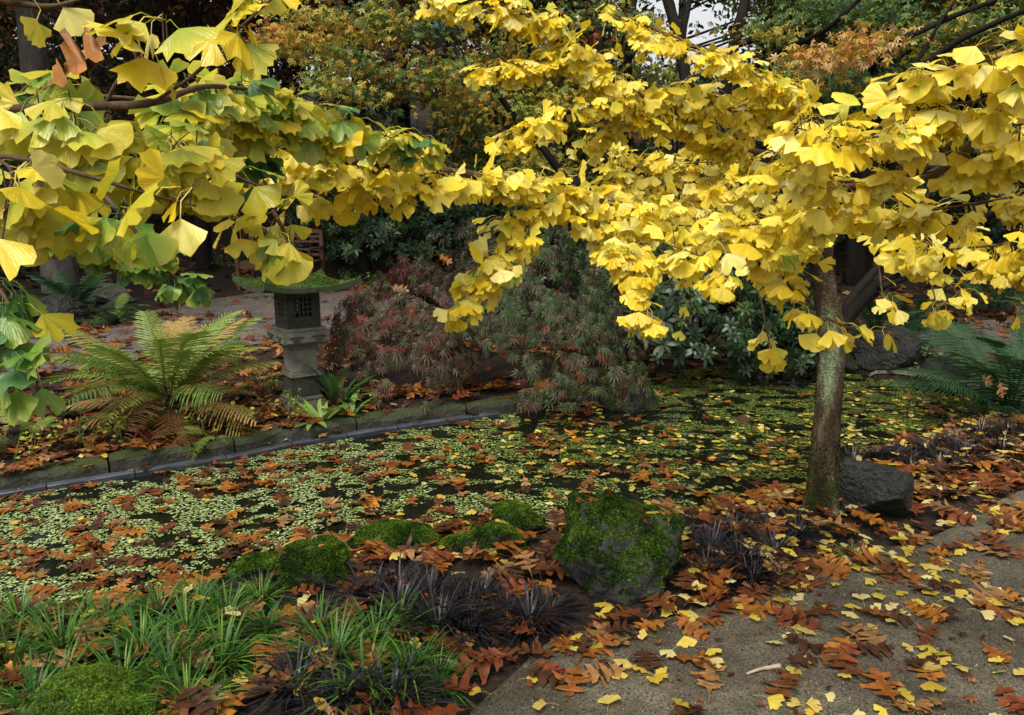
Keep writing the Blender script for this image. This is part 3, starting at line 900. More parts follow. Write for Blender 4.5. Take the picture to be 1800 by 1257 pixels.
# ------------------------------------------------------------------ rocks
import bmesh
from mathutils.bvhtree import BVHTree
ROCKS = []
def moss_fuzz(me, parent, n, cols, zmin=.15, size=.010, off=Vector((0, 0, 0))):
    me.calc_loop_triangles()
    V = np.array([v.co[:] for v in me.vertices]) + np.array(off)
    T = np.array([t.vertices[:] for t in me.loop_triangles])
    a, b, c_ = V[T[:, 0]], V[T[:, 1]], V[T[:, 2]]
    nn = np.cross(b - a, c_ - a); ar = np.linalg.norm(nn, axis=1); nn = nn / np.maximum(ar, 1e-12)[:, None]
    w = ar * (nn[:, 2] > zmin)
    i = rng.choice(len(T), int(n * 3.2), p=w / w.sum())
    n = int(n * 3.2)
    r1, r2 = rng.random((n, 1)) ** .5, rng.random((n, 1))
    P = a[i] * (1 - r1) + b[i] * r1 * (1 - r2) + c_[i] * r1 * r2
    keep = fbm(P[:, 0] * 9 + P[:, 2] * 7, P[:, 1] * 9 - P[:, 2] * 5, 5) > rng.uniform(.22, .50, n)
    P, N = P[keep], nn[i][keep]
    n = len(P)
    lv = Leaves(T_RHOMB, cols, M_MOSS, .3)
    lv.add(P + N * size * .3, frames(N + rng.normal(size=(n, 3)) * .7, rand_unit(n)), size * .66 * rng.uniform(.5, 1.6, n), np.clip((fbm(P[:, 0] * 14 + P[:, 2] * 9, P[:, 1] * 14, 7) * 1.9 - .45 + rng.normal(size=n) * .15) * len(cols), 0, len(cols) - 1).astype(int))
    lv.pack()
    link('moss', lv.soup('moss', np.arange(n)), parent, kind='stuff')

MOSSC = [((.012, .028, .004), (.03, .06, .008)), ((.022, .05, .005), (.05, .11, .01)), ((.03, .07, .006), (.07, .15, .012)), ((.06, .10, .01), (.13, .20, .02))]
def rock(loc, size, rotz, mat, label, name='rock', seed=0, moss=0, planes=6, rough=.16, sink=.3, mosscol=MOSSC, zmin=.15, msize=.011, group=None):
    r = random.Random(seed)
    bm = bmesh.new()
    bmesh.ops.create_icosphere(bm, subdivisions=5, radius=1)
    cuts = []
    for _ in range(planes):
        q = Vector((r.gauss(0, 1), r.gauss(0, 1), r.gauss(0, .8))).normalized()
        cuts.append((q, r.uniform(.55, .85)))
    sv = Vector((seed * 3.1, seed * 1.7, 0))
    for v in bm.verts:
        p = v.co.copy()
        for q, d in cuts:
            e = p.dot(q) - d
            if e > 0: p -= q * e * (.92 if planes < 7 else .985)
        p *= 1 + rough * mnoise.fractal(p * 1.6 + sv, 1.0, 2.0, 4) + rough * .25 * mnoise.noise(p * 9 + sv)
        v.co = p
    c_, s_ = math.cos(rotz), math.sin(rotz)
    z0 = max(H(loc[0], loc[1]), WZ - .02)
    for v in bm.verts:
        x, y, z = v.co.x * size[0], v.co.y * size[1], (v.co.z + 1 - sink * 2) * size[2]
        v.co = Vector((x * c_ - y * s_, x * s_ + y * c_, z))
    me = bpy.data.meshes.new(name)
    bm.to_mesh(me); bm.free()
    for p in me.polygons: p.use_smooth = planes < 7
    me.materials.append(mat)
    o = link(name, me, None, label, 'rock', group)
    o.location = (loc[0], loc[1], z0)
    if moss:
        moss_fuzz(me, o, moss, mosscol, zmin, msize, o.location)
    ROCKS.append((o, BVHTree.FromPolygons([v.co + o.location for v in me.vertices], [p.vertices[:] for p in me.polygons])))
    return o

def on(u, v): return gpt(u, v)[:2]
mfoot = bpy.data.meshes.new('trunk_foot')
_k = [f for f in TRUNK_ME.polygons if all(TRUNK_ME.vertices[i].co.z < tb[2] + .05 + .32 * random.random() ** 1.5 for i in f.vertices[:1])]
mfoot.from_pydata([v.co[:] for v in TRUNK_ME.vertices], [], [list(f.vertices) for f in _k])
moss_fuzz(mfoot, trk, 5000, [((.02, .04, .006), (.05, .09, .012)), ((.03, .05, .008), (.07, .10, .015))], -.9, .008)
bpy.data.meshes.remove(mfoot)
q = on(1092, 1062)
rock((q[0], q[1] + .16), (.215, .2, .225), .3, M_ROCKM, 'large rounded mossy boulder with a bare grey patch standing beside the gravel path', 'mossy_boulder', 31, 9000, 6, .26, .16)
q = on(1545, 925)
rock((q[0] + .02, q[1] + .16), (.25, .2, .19), .5, M_ROCKD, 'dark angular wet rock with yellow leaves on top at the foot of the ginkgo trunk', 'dark_rock', 8, 0, 14, .07, .2)
q = on(545, 1035)
rock((q[0], q[1] + .06), (.15, .13, .10), .1, M_ROCKM, 'squat bright mossy stone between the green grass tufts and the pond', 'mossy_stone', 5, 7000, 4, .15, .2)
q = on(445, 1030)
rock((q[0], q[1] + .10), (.13, .09, .06), .1, M_ROCKM, 'small flat mossy stone at the water edge covered with brown leaves', 'mossy_stone', 6, 3000, 4, .15, .3)
q = on(705, 975)
rock((q[0], q[1] + .06), (.22, .10, .075), -.05, M_ROCKM, 'long low mossy edging stone behind the black grass', 'mossy_stone', 7, 6000, 5, .16, .25)
q = on(850, 985)
rock((q[0], q[1] + .08), (.17, .09, .075), -.12, M_ROCKM, 'low mossy edging stone touching the long one, half buried in oak leaves', 'mossy_stone', 9, 5000, 5, .16, .25)
q = on(905, 945)
rock((q[0], q[1] + .08), (.14, .11, .095), .2, M_ROCKM, 'dark knobbly mossy stone at the water edge beside the large boulder', 'mossy_stone', 12, 5000, 5, .2, .25)
q = gp(800, 940, WZ)
rock((q[0], q[1] + .02), (.12, .07, .05), .2, M_ROCKM, 'thin mossy stone just clear of the water behind the long edging stone', 'mossy_stone', 13, 2500, 5, .2, .25)
q = on(165, 1257)
rock((q[0], q[1] - .02), (.2, .13, .07), -.1, M_ROCKM, 'flat bright green mossy stone in front of the green grass tufts', 'mossy_stone', 14, 9000, 4, .12, .2, [((.06, .12, .01), (.16, .26, .03)), ((.05, .1, .01), (.12, .2, .02))])
q = gp(1115, 725, WZ)
rock((q[0], q[1] + .22), (.24, .24, .25), .1, M_ROCKM, 'rounded mossy rock standing at the water beside the weeping maple', 'mossy_rock', 15, 5000, 4, .15, .3)
q = gp(1590, 668, WZ)
rock((q[0], q[1] + .25), (.36, .24, .22), -.1, M_ROCKD, 'wide black rock on the far bank below the ferns', 'dark_rock', 16, 0, 8, .12, .25)
q = gp(1668, 692, WZ)
rock((q[0], q[1] + .15), (.22, .2, .20), .2, M_ROCKD, 'blocky black rock at the water end beside the right hand fern', 'dark_rock', 17, 0, 8, .12, .25)
q = gp(1625, 655, 0)
rock((q[0] + .1, q[1] + .45), (.25, .2, .10), .2, M_ROCKD, 'low dark rock behind the two black rocks on the far bank', 'dark_rock', 18, 0, 8, .12, .25)
q = gp(1490, 662, WZ)
rock((q[0], q[1] + .25), (.3, .2, .16), .0, M_ROCKD, 'low black rock at the waterline under the rhododendron', 'dark_rock', 19, 0, 7, .12, .3)
q = on(175, 540)
rock((q[0], q[1] + .3), (.36, .3, .16), .1, M_ROCKG, 'flat topped grey stone beside the dark green fern across the garden path', 'flat_rock', 20, 0, 8, .1, .1)
q = on(60, 585)
rock((q[0], q[1] + .3), (.42, .3, .26), .1, M_ROCKD, 'dark mossy rock under the dark green fern across the garden path', 'dark_rock', 21, 0, 7, .15, .2)
q = on(30, 500)
rock((q[0], q[1] + .5), (.6, .4, .45), .1, M_ROCKD, 'large dark rock behind the dark green fern', 'dark_rock', 22, 0, 7, .15, .2)

# ------------------------------------------------------------------ stone lantern
lb = gp(532, 712, 0); lb[2] = H(lb[0], lb[1]) - .02
LR = R(36)
lroot = thing('stone_lantern', lb, 'square stone garden lantern with mossy upturned roof standing by the pond kerb', 'lantern')
cL, sL = math.cos(LR), math.sin(LR)
def lpart(name, geos, mat, parent=None):
    g = Geo()
    for V, T in geos:
        V = np.array(V)
        g.add(np.stack([V[:, 0] * cL - V[:, 1] * sL, V[:, 0] * sL + V[:, 1] * cL, V[:, 2]], -1) + lb, T)
    return link(name, g.mesh(name, mat, False), parent or lroot)
lpart('foot', [box(0, 0, .04, .27, .27, .10, .012), box(0, 0, .105, .235, .235, .03, .01)], M_LANT)
lpart('plinth', [box(0, 0, .19, .205, .205, .14, .006, .97)], M_LANTD)
lpart('moulding', [box(0, 0, .270, .225, .225, .02, .006), box(0, 0, .287, .205, .205, .014, .004)], M_LANT)
lpart('shaft', [box(0, 0, .375, .180, .180, .165, .006, .98)], M_LANT)
lpart('moulding', [box(0, 0, .468, .19, .19, .022, .005, 1.06), box(0, 0, .494, .205, .205, .03, .005, 1.25)], M_LANT)
slab = lpart('platform', [box(0, 0, .548, .335, .335, .078, .008), box(0, 0, .598, .295, .295, .022, .006)], M_LANT)
for k in range(4):
    for sx in (-.08, .08):
        V, T = box(sx, -.1695, .552, .095, .008, .014, .002)
        V2, T2 = box(sx, -.1695, .530, .05, .008, .014, .002)
        a = k * math.pi / 2
        rr = lambda V: np.stack([V[:, 0] * math.cos(a) - V[:, 1] * math.sin(a), V[:, 0] * math.sin(a) + V[:, 1] * math.cos(a), V[:, 2]], -1)
        lpart('carving', [(rr(V), T), (rr(V2), T2)], M_LANTD, slab)
# fire box: four walls pierced by a lattice of small square holes
zb, zh, wq = .610, .255, .118
geos = []
for k in range(4):
    a = k * math.pi / 2
    def wallbox(x0, x1, z0, z1):
        V, T = box((x0 + x1) / 2, -wq + .012, (z0 + z1) / 2, x1 - x0, .024, z1 - z0)
        return np.stack([V[:, 0] * math.cos(a) - V[:, 1] * math.sin(a), V[:, 0] * math.sin(a) + V[:, 1] * math.cos(a), V[:, 2]], -1), T
    holes = 4
    x0, x1, z0, z1 = -.058, .058, zb + .075, zb + .205
    geos += [wallbox(-wq + .0245, x0, zb, zb + zh), wallbox(x1, wq - .0245, zb, zb + zh), wallbox(x0, x1, zb, z0), wallbox(x0, x1, z1, zb + zh)]
    bw = .010
    for i in range(1, holes):
        xx = x0 + (x1 - x0) * i / holes
        geos.append(wallbox(xx - bw / 2, xx + bw / 2, z0, z1))
    for i in range(1, holes):
        z_ = z0 + (z1 - z0) * i / holes
        V, T = wallbox(x0, x1, z_ - bw / 2, z_ + bw / 2)
        geos.append((V * np.array([.999, .999, 1]), T))
fb = lpart('fire_box', geos, M_LANTD)
lpart('corner_post', [box(sx * (wq - .012), sy * (wq - .012), zb + zh / 2, .0265, .0265, zh + .002, .003) for sx in (-1, 1) for sy in (-1, 1)], M_LANTD, fb)
# roof: shallow hipped slab with upturned corners
def roof_surf(n=16):
    hw = .31
    V, T = [], []
    for side in (0, 1):
        for i in range(n + 1):
            for j in range(n + 1):
                x, y = (i / n * 2 - 1), (j / n * 2 - 1)
                m = max(abs(x), abs(y)); cr = abs(x * y)
                z = .085 * (1 - m) ** 1.3 + .045 * cr ** 3 + .012 * max(0, 1 - abs(abs(x) - abs(y)) * 6) * m
                e = 1 + .07 * cr ** 4
                V.append((x * hw * e, y * hw * e, zb + zh + .004 + (z + .035 if side == 0 else min(z, .045 * cr ** 3))))
    s = (n + 1) ** 2
    for i in range(n):
        for j in range(n):
            a = i * (n + 1) + j
            T += [(a, a + n + 1, a + n + 2), (a, a + n + 2, a + 1), (s + a, s + a + n + 2, s + a + n + 1), (s + a, s + a + 1, s + a + n + 2)]
    ring = [i * (n + 1) for i in range(n + 1)] + [n * (n + 1) + j for j in range(1, n + 1)] + [i * (n + 1) + n for i in range(n - 1, -1, -1)] + [j for j in range(n - 1, 0, -1)]
    for k in range(len(ring)):
        a, b = ring[k], ring[(k + 1) % len(ring)]
        T += [(a, b, s + b), (a, s + b, s + a)]
    return np.array(V), np.array(T)
M_ROOF = noise_mat('lantern_roof_stone', [(.3, (.015, .017, .012)), (.7, (.05, .055, .04))], 14, .8, .5, .004, mosscol=(.045, .08, .010), mossz=(.12, .45), mossscale=7)
rf = lpart('roof', [roof_surf()], M_ROOF)
moss_fuzz(rf.data, rf, 5000, [((.03, .06, .006), (.06, .11, .01)), ((.04, .08, .007), (.09, .16, .014))], .5, .009)
zt = zb + zh + .12
lpart('finial', [box(0, 0, zt + .02, .10, .10, .05, .015, .8), box(0, 0, zt + .065, .065, .065, .06, .02, .6)], M_ROOF, rf)

# ------------------------------------------------------------------ wooden bench
q = gpt(421, 511)
br = thing('garden_bench', q, 'reddish brown wooden garden bench with slatted back across the garden path', 'bench')
BA = R(-8)
def bpart(name, b, parent=None):
    V, T = b
    V = np.array(V)
    P = np.stack([V[:, 0] * math.cos(BA) - V[:, 1] * math.sin(BA), V[:, 0] * math.sin(BA) + V[:, 1] * math.cos(BA), V[:, 2]], -1) + q
    return link(name, mesh_from(name, P, T, None, False, M_WOOD), parent or br)
W = 1.15
for x in (0, W):
    bpart('leg', box(x, 0, .3, .055, .055, .64, .005))
    bpart('leg', box(x, .5, .44, .055, .055, .92, .005))
    bpart('armrest', box(x, .2, .635, .07, .56, .03, .006))
bpart('seat_rail', box(W / 2, -.002, .38, W - .06, .03, .09, .004))
for i in range(5):
    bpart('seat_slat', box(W / 2, .06 + i * .095, .435, W + .02, .08, .022, .004))
bk = bpart('top_rail', box(W / 2, .5, .88, W - .06, .035, .07, .005))
for z in (.52, .60, .72, .80):
    bpart('back_slat', box(W / 2, .502, z, W - .06, .022, .035, .003))
for i in range(5):
    x = .14 + i * (W - .28) / 4
    for s in (-1, 1):
        V, T = tube([(x - .05 * s, .502, .735), (x + .05 * s, .502, .785)], .009, .009, 5)
        bpart('lattice_bar', (V, T))

# ------------------------------------------------------------------ weeping lace-leaf maple
def maple_dome(cx, cy, rx, ry, hz, n, pal, lv, zlow=.05, gap=None, probs=None):
    nc = max(8, n // 9)
    wc = rng.integers(0, nc, n)
    th = rng.uniform(0, 2 * np.pi, nc)[wc] + rng.normal(size=n) * .07
    ph = np.clip(np.arccos(rng.uniform(.02, 1, nc))[wc] + rng.normal(size=n) * .05, 0, 1.55)
    k = (1 - .20 * rng.random(nc) ** 1.5)[wc] * (1 - .06 * rng.random(n))
    lump = .86 + .28 * fbm(np.cos(th) * 3 + ph * 2.2 + cx * 3, np.sin(th) * 3 + ph * 2.2, 21)
    k = k * lump
    x = cx + rx * np.sin(ph) ** .7 * np.cos(th) * k
    y = cy + ry * np.sin(ph) ** .7 * np.sin(th) * k
    gz = np.maximum(height(x, y), WZ)
    z = np.maximum(hz * np.cos(ph) ** .75 * k + .02, 0) + np.where(np.sin(th) < 0, -.03, .05)
    z = np.maximum(z, gz + zlow * rng.uniform(.6, 3, n))
    keep = np.ones(n, bool)
    if gap is not None:
        ex = ((x - gap[0]) / gap[1]) ** 2 + ((z - gap[2]) / gap[3]) ** 2
        keep = (ex > 1) | (y > cy + .1)
    P = np.stack([x, y, z], -1)[keep]
    o_ = np.stack([np.cos(th), np.sin(th), np.zeros(n)], -1)[keep]
    m = len(P)
    ax = o_ * .55 + np.array([0, 0, -.8]) + rng.normal(size=(m, 3)) * .3
    no = o_ * .8 + np.array([0, 0, .75]) + rng.normal(size=(m, 3)) * .25
    K = rng.choice(len(pal), m, p=probs) if probs is not None else rng.integers(0, len(pal), m)
    lv.add(P, frames(ax, no), .062 * rng.uniform(.75, 1.25, m), K)

mb = gp(790, 700, 0); mb[1] += .55; mb[2] = H(mb[0], mb[1])
mroot = thing('weeping_maple', mb, 'low weeping maple with finely cut dark reddish and green leaves cascading to the pond', 'tree')
LP_ = [((.05, .035, .022), (.15, .10, .065)), ((.07, .03, .022), (.18, .085, .065)), ((.045, .045, .025), (.14, .125, .07)), ((.03, .045, .022), (.09, .13, .05)),
       ((.035, .06, .025), (.10, .16, .055)), ((.05, .05, .03), (.17, .155, .105)), ((.22, .015, .02), (.42, .03, .05)), ((.09, .02, .02), (.20, .04, .04))]
lv = Leaves(T_LACE, LP_, M_LACE, .2)
dL = gp(690, 735, 0); dR = gp(945, 735, 0)
maple_dome(dL[0], dL[1] + .75, .62, .6, .92, 1700, LP_, lv, .04, None, [.3, .22, .2, .05, .03, .12, .02, .06])
maple_dome(dR[0], dR[1] + .85, .74, .8, 1.24, 2500, LP_, lv, .03, (mb[0] + .22, .30, .18, .30), [.13, .03, .2, .28, .24, .11, .002, .008])
maple_dome((dL[0] + dR[0]) / 2, dL[1] + 1.1, .7, .6, 1.12, 1000, LP_, lv, .25, (mb[0] + .2, .36, .14, .30), [.22, .1, .22, .18, .12, .13, .01, .02])
maple_dome(dR[0] + .45, dR[1] + .55, .38, .5, .62, 500, LP_, lv, .0, None, [.2, .1, .2, .2, .15, .12, .01, .02])
for pts, r0, r1 in [([(0, 0, -.05), (-.02, 0, .25), (.05, .02, .5), (.18, .05, .78)], .06, .035), ([(.02, 0, .4), (-.15, .05, .6), (-.35, 0, .68), (-.55, -.1, .5)], .035, .012),
                    ([(.16, .05, .74), (.4, 0, .95), (.65, -.05, .98), (.95, -.1, .65)], .03, .01), ([(.1, .03, .6), (.05, -.25, .75), (0, -.45, .6)], .025, .008),
                    ([(.3, .02, .9), (.5, -.3, .9), (.6, -.6, .6)], .02, .007), ([(-.3, .0, .66), (-.4, -.3, .6), (-.45, -.5, .35)], .018, .006), ([(.18, .05, .76), (.25, .35, .95), (.3, .6, .8)], .02, .008)]:
    V, T = tube(smooth(np.array(pts) + mb, 6), r0, r1, 8, True, .15)
    link('trunk' if r0 > .05 else 'branch', mesh_from('branch', V, T, None, True, M_BARKD), mroot)
lv.emit(mroot, 300)

# ------------------------------------------------------------------ rhododendrons and evergreen shrubs
RH = [((.014, .030, .010), (.026, .052, .016)), ((.009, .02, .008), (.018, .038, .014)), ((.014, .032, .018), (.03, .058, .03)), ((.024, .052, .010), (.045, .09, .018))]
def shrub(base, rx, ry, hz, n, label, size=.1, lift=.05, pal=RH, parts=0, group=None, name='evergreen_shrub', stems=5, cat='shrub', tm=None, mat=None, lumps=.3):
    base = np.array(base, float)
    root = thing(name, base, label, cat, group)
    lv = Leaves(tm or T_WHORL, pal, mat or M_GLOSS, .2)
    th = rng.uniform(0, 2 * np.pi, n); ph = np.arccos(rng.uniform(-.15, 1, n))
    k = (1 - lumps * .5 + lumps * 1.4 * (fbm(np.cos(th) * 2 + ph * 2 + base[0], np.sin(th) * 2 + ph * 2, 31) - .3)) * (1 - .4 * rng.random(n) ** 1.6)
    o_ = np.stack([np.cos(th) * np.sin(ph), np.sin(th) * np.sin(ph), np.cos(ph)], -1)
    P = base + np.stack([o_[:, 0] * rx * k, o_[:, 1] * ry * k, np.maximum(o_[:, 2] * hz * k * .8 + hz * .22, 0) + lift * (1 + rng.random(n))], -1)
    gz = np.maximum(height(P[:, 0], P[:, 1]), WZ) + size * .5
    P[:, 2] = np.maximum(P[:, 2], gz)
    no = o_ + np.array([0, -.2, .9]) + rng.normal(size=(n, 3)) * .35
    lv.add(P, frames(rand_unit(n), no), size * rng.uniform(.7, 1.2, n), rng.integers(0, len(pal), n))
    g = Geo()
    for k in range(stems):
        a = rng.uniform(0, 6.28)
        e = base + np.array([math.cos(a) * rx * .6, math.sin(a) * ry * .6, hz * rng.uniform(.55, .85)])
        m = base + (e - base) * .5 + np.array([0, 0, .12 * hz])
        V, T = tube(smooth([base - [0, 0, .05], m, e], 5), .03, .008, 6, True, .2)
        link('stem', mesh_from('stem', V, T, None, True, M_BARKD), root)
    lv.emit(root, parts, 'leaf_whorl', 'leaf_whorls')
    return root

q = gp(1245, 655, 0)
shrub((q[0], q[1] + .75, max(-.02, H(q[0], q[1] + .75))), 1.2, 1.25, 1.3, 1100, 'dark glossy rhododendron overhanging the water beyond the ginkgo trunk', .105, .02, parts=300, name='rhododendron')
q = gp(1395, 668, 0)
shrub((q[0], q[1] + .35, max(-.02, H(q[0], q[1] + .35))), .42, .4, .6, 260, 'small rhododendron clump with shining wet leaves touching the water behind the ginkgo trunk', .09, .0, parts=80, name='rhododendron')
bgS = [(700, 480, 0, 1.5, 1.2, 1.7, 700, 'broad dark laurel shrub behind the weeping maple'), (590, 478, .8, 1.0, .9, 1.5, 420, 'dark rhododendron shrub behind the garden bench and lantern roof'),
       (850, 470, .2, 1.3, 1.0, 1.9, 600, 'tall dark laurel shrub between the weeping maple and the wood'), (990, 500, -.4, 1.0, .9, 1.7, 500, 'dark shrub behind the rhododendron left of the maple stems'),
       (1120, 500, .5, 1.2, 1.0, 1.9, 500, 'dark shrub in deep shade behind the rhododendron'), (1300, 500, .8, 1.4, 1.0, 2.0, 500, 'dark shrub behind the ginkgo trunk across the garden path'),
       (1500, 490, 1.0, 1.3, 1.0, 1.6, 450, 'dark shrub across the garden path above the far ferns'), (1690, 490, .6, 1.3, 1.0, 1.8, 500, 'dark spreading shrub across the garden path at its right hand bend'),
       (1850, 500, 0, 1.2, 1.0, 2.2, 500, 'tall dark shrub at the right end of the garden path'), (230, 430, 1.2, 1.6, 1.2, 1.8, 600, 'dark shrub on the slope behind the dark green fern'),
       (60, 440, .5, 1.5, 1.2, 2.3, 600, 'tall dark shrub on the slope at the left end of the garden path'), (-120, 470, 0, 1.4, 1.2, 2.0, 400, 'dark shrub behind the large dark rock'),
       (470, 420, 2.5, 1.6, 1.2, 1.8, 500, 'dark shrub on the slope above the garden bench'), (340, 400, 4.0, 1.8, 1.2, 2.2, 500, 'dark shrub on the upper slope behind the slim grey trunk'),
       (640, 400, 3.0, 1.8, 1.2, 2.2, 600, 'dark shrub on the slope below the orange trees'), (900, 380, 3.0, 2.0, 1.4, 2.3, 600, 'dark shrub on the slope below the yellow maple'),
       (1180, 400, 3.5, 2.0, 1.4, 2.6, 600, 'dark shrub on the slope behind the forked maple'), (1450, 400, 3.5, 2.2, 1.4, 2.6, 600, 'dark shrub on the slope behind the golden ginkgo'),
       (1750, 400, 3.0, 2.2, 1.4, 2.6, 600, 'dark shrub on the right hand slope')]
for (u, v, dy, rx, ry, hz, n, lab) in bgS:
    q = gpt(u, v)
    x, y = q[0] * (1 + dy / max(q[1], 1)), q[1] + dy
    if y > 20: y = 20 + (y - 20) * .3
    shrub((x, y, H(x, y)), rx, ry, hz, n, lab, .13, .05)

# ------------------------------------------------------------------ Japanese maples behind the pond
MP = [((.05, .10, .03), (.09, .17, .05)), ((.10, .16, .03), (.17, .24, .05)), ((.28, .28, .04), (.36, .34, .05)), ((.42, .30, .04), (.50, .36, .06)), ((.45, .20, .03), (.52, .25, .05)),
      ((.50, .32, .12), (.60, .40, .17)), ((.26, .07, .02), (.34, .10, .03)), ((.04, .08, .05), (.07, .14, .08))]
def mspray(lv, px, spread, n, K, size=.05, flat=.45):
    P = smooth([at(*q) for q in px], 8)
    i = rng.uniform(0, len(P) - 1, n)
    c_ = np.stack([np.interp(i, np.arange(len(P)), P[:, k]) for k in range(3)], -1)
    sp = spread * np.mean([q[2] for q in px]) / F
    # small flat sprays
    ncl = max(3, n // 14)
    co = rng.normal(size=(ncl, 3)) * np.array([1, 1, flat]) * sp * .6
    which = rng.integers(0, ncl, n)
    ci = rng.uniform(0, len(P) - 1, ncl)
    cc = np.stack([np.interp(ci, np.arange(len(P)), P[:, k]) for k in range(3)], -1) + co
    P2 = cc[which] + rng.normal(size=(n, 3)) * np.array([.11, .11, .035]) * (size / .05)
    ou = rng.normal(size=(n, 3)); ou[:, 2] = 0; ou = nrm(nrm(ou) + np.array([0, -.35, 0]))
    ax = ou * .7 + np.array([0, 0, -.5]) + rng.normal(size=(n, 3)) * .35
    no = ou * .6 + np.array([0, 0, .7]) + rng.normal(size=(n, 3)) * .3
    kk = rng.choice(K, ncl)[which]
    kk = np.where(rng.random(n) < .25, rng.choice(K, n), kk)
    lv.add(P2, frames(ax, no), size * rng.uniform(.7, 1.2, n), kk)

def maple(base, label, limbs, sprays, parts, name='maple_tree', size=.05):
    root = thing(name, base, label, 'tree')
    for k, (px, r0, r1) in enumerate(limbs):
        V, T = tube(smooth([at(*q) if len(q) == 3 and q[2] > 1.9 else q for q in px], 8), r0, r1, 8, True, .15)
        link('trunk' if k == 0 else 'branch', mesh_from('branch', V, T, None, True, M_BARKD), root)
    lv = Leaves(T_STAR7 + T_STAR, MP, M_LEAF, .15)
    for sp in sprays: mspray(lv, *sp, size=size)
    lv.emit(root, parts)

b1 = gp(1045, 575, 0); d1 = (b1 - C0) @ FW; b1[2] = H(b1[0], b1[1])
maple(b1, 'dark stemmed Japanese maple with orange and green leaves behind the weeping maple',
  [([(1045, 580, d1), (1042, 500, d1), (1030, 400, d1 - .1), (1005, 330, d1 - .2)], .085, .06),
   ([(1005, 330, d1 - .2), (960, 268, d1 - .4), (905, 205, d1 - .5), (862, 150, d1 - .7), (790, 100, d1 - .9), (700, 102, d1 - 1.2), (640, 130, d1 - 1.4), (570, 190, d1 - 1.5)], .05, .008),
   ([(862, 150, d1 - .7), (830, 130, d1 - .8), (780, 60, d1 - .8), (740, 30, d1 - .9), (640, 0, d1 - 1)], .035, .01),
   ([(780, 110, d1 - .9), (720, 75, d1 - 1), (640, 40, d1 - 1.2), (560, 30, d1 - 1.3), (480, 60, d1 - 1.4)], .022, .006),
   ([(1010, 335, d1 - .2), (1050, 240, d1), (1055, 100, d1), (1045, -80, d1 + .2)], .06, .035),
   ([(1020, 360, d1 - .2), (985, 290, d1 + .3), (960, 200, d1 + .5), (940, 100, d1 + .7)], .04, .02),
   ([(1050, 260, d1), (1085, 150, d1 + .2), (1115, 0, d1 + .3), (1130, -100, d1 + .3)], .045, .03),
   ([(640, 130, d1 - 1.4), (600, 170, d1 - 1.4), (560, 175, d1 - 1.5), (500, 150, d1 - 1.5)], .010, .004)],
  [([(520, 40, 7.2), (600, 50, 7.3), (700, 60, 7.6)], 60, 700, [1, 2, 3, 3, 4]), ([(450, 70, 7), (540, 80, 7.1), (600, 120, 7.2)], 55, 550, [1, 3, 4, 4, 3]),
   ([(640, 110, 7.2), (720, 130, 7.4), (800, 100, 7.6)], 60, 500, [0, 1, 2, 3, 4]), ([(620, 25, 7.3), (700, 30, 7.4), (780, 50, 7.6)], 45, 450, [0, 1, 7, 2]),
   ([(540, 150, 6.9), (600, 140, 7), (640, 180, 7.1)], 50, 350, [0, 1, 2, 3]), ([(700, 170, 7.6), (780, 150, 7.8), (850, 180, 8)], 50, 350, [1, 2, 3, 4]),
   ([(900, 200, 8.4), (960, 170, 8.6), (1040, 130, 8.8)], 80, 600, [1, 2, 3, 2]), ([(880, 270, 9), (950, 285, 9), (1020, 300, 8.8)], 60, 450, [1, 2, 2, 3]),
   ([(1000, 20, 8.6), (1080, 40, 8.8), (1150, 30, 9)], 70, 450, [0, 1, 2, 6])], 250)
b2 = gp(1265, 590, 0); d2 = (b2 - C0) @ FW; b2[2] = H(b2[0], b2[1])
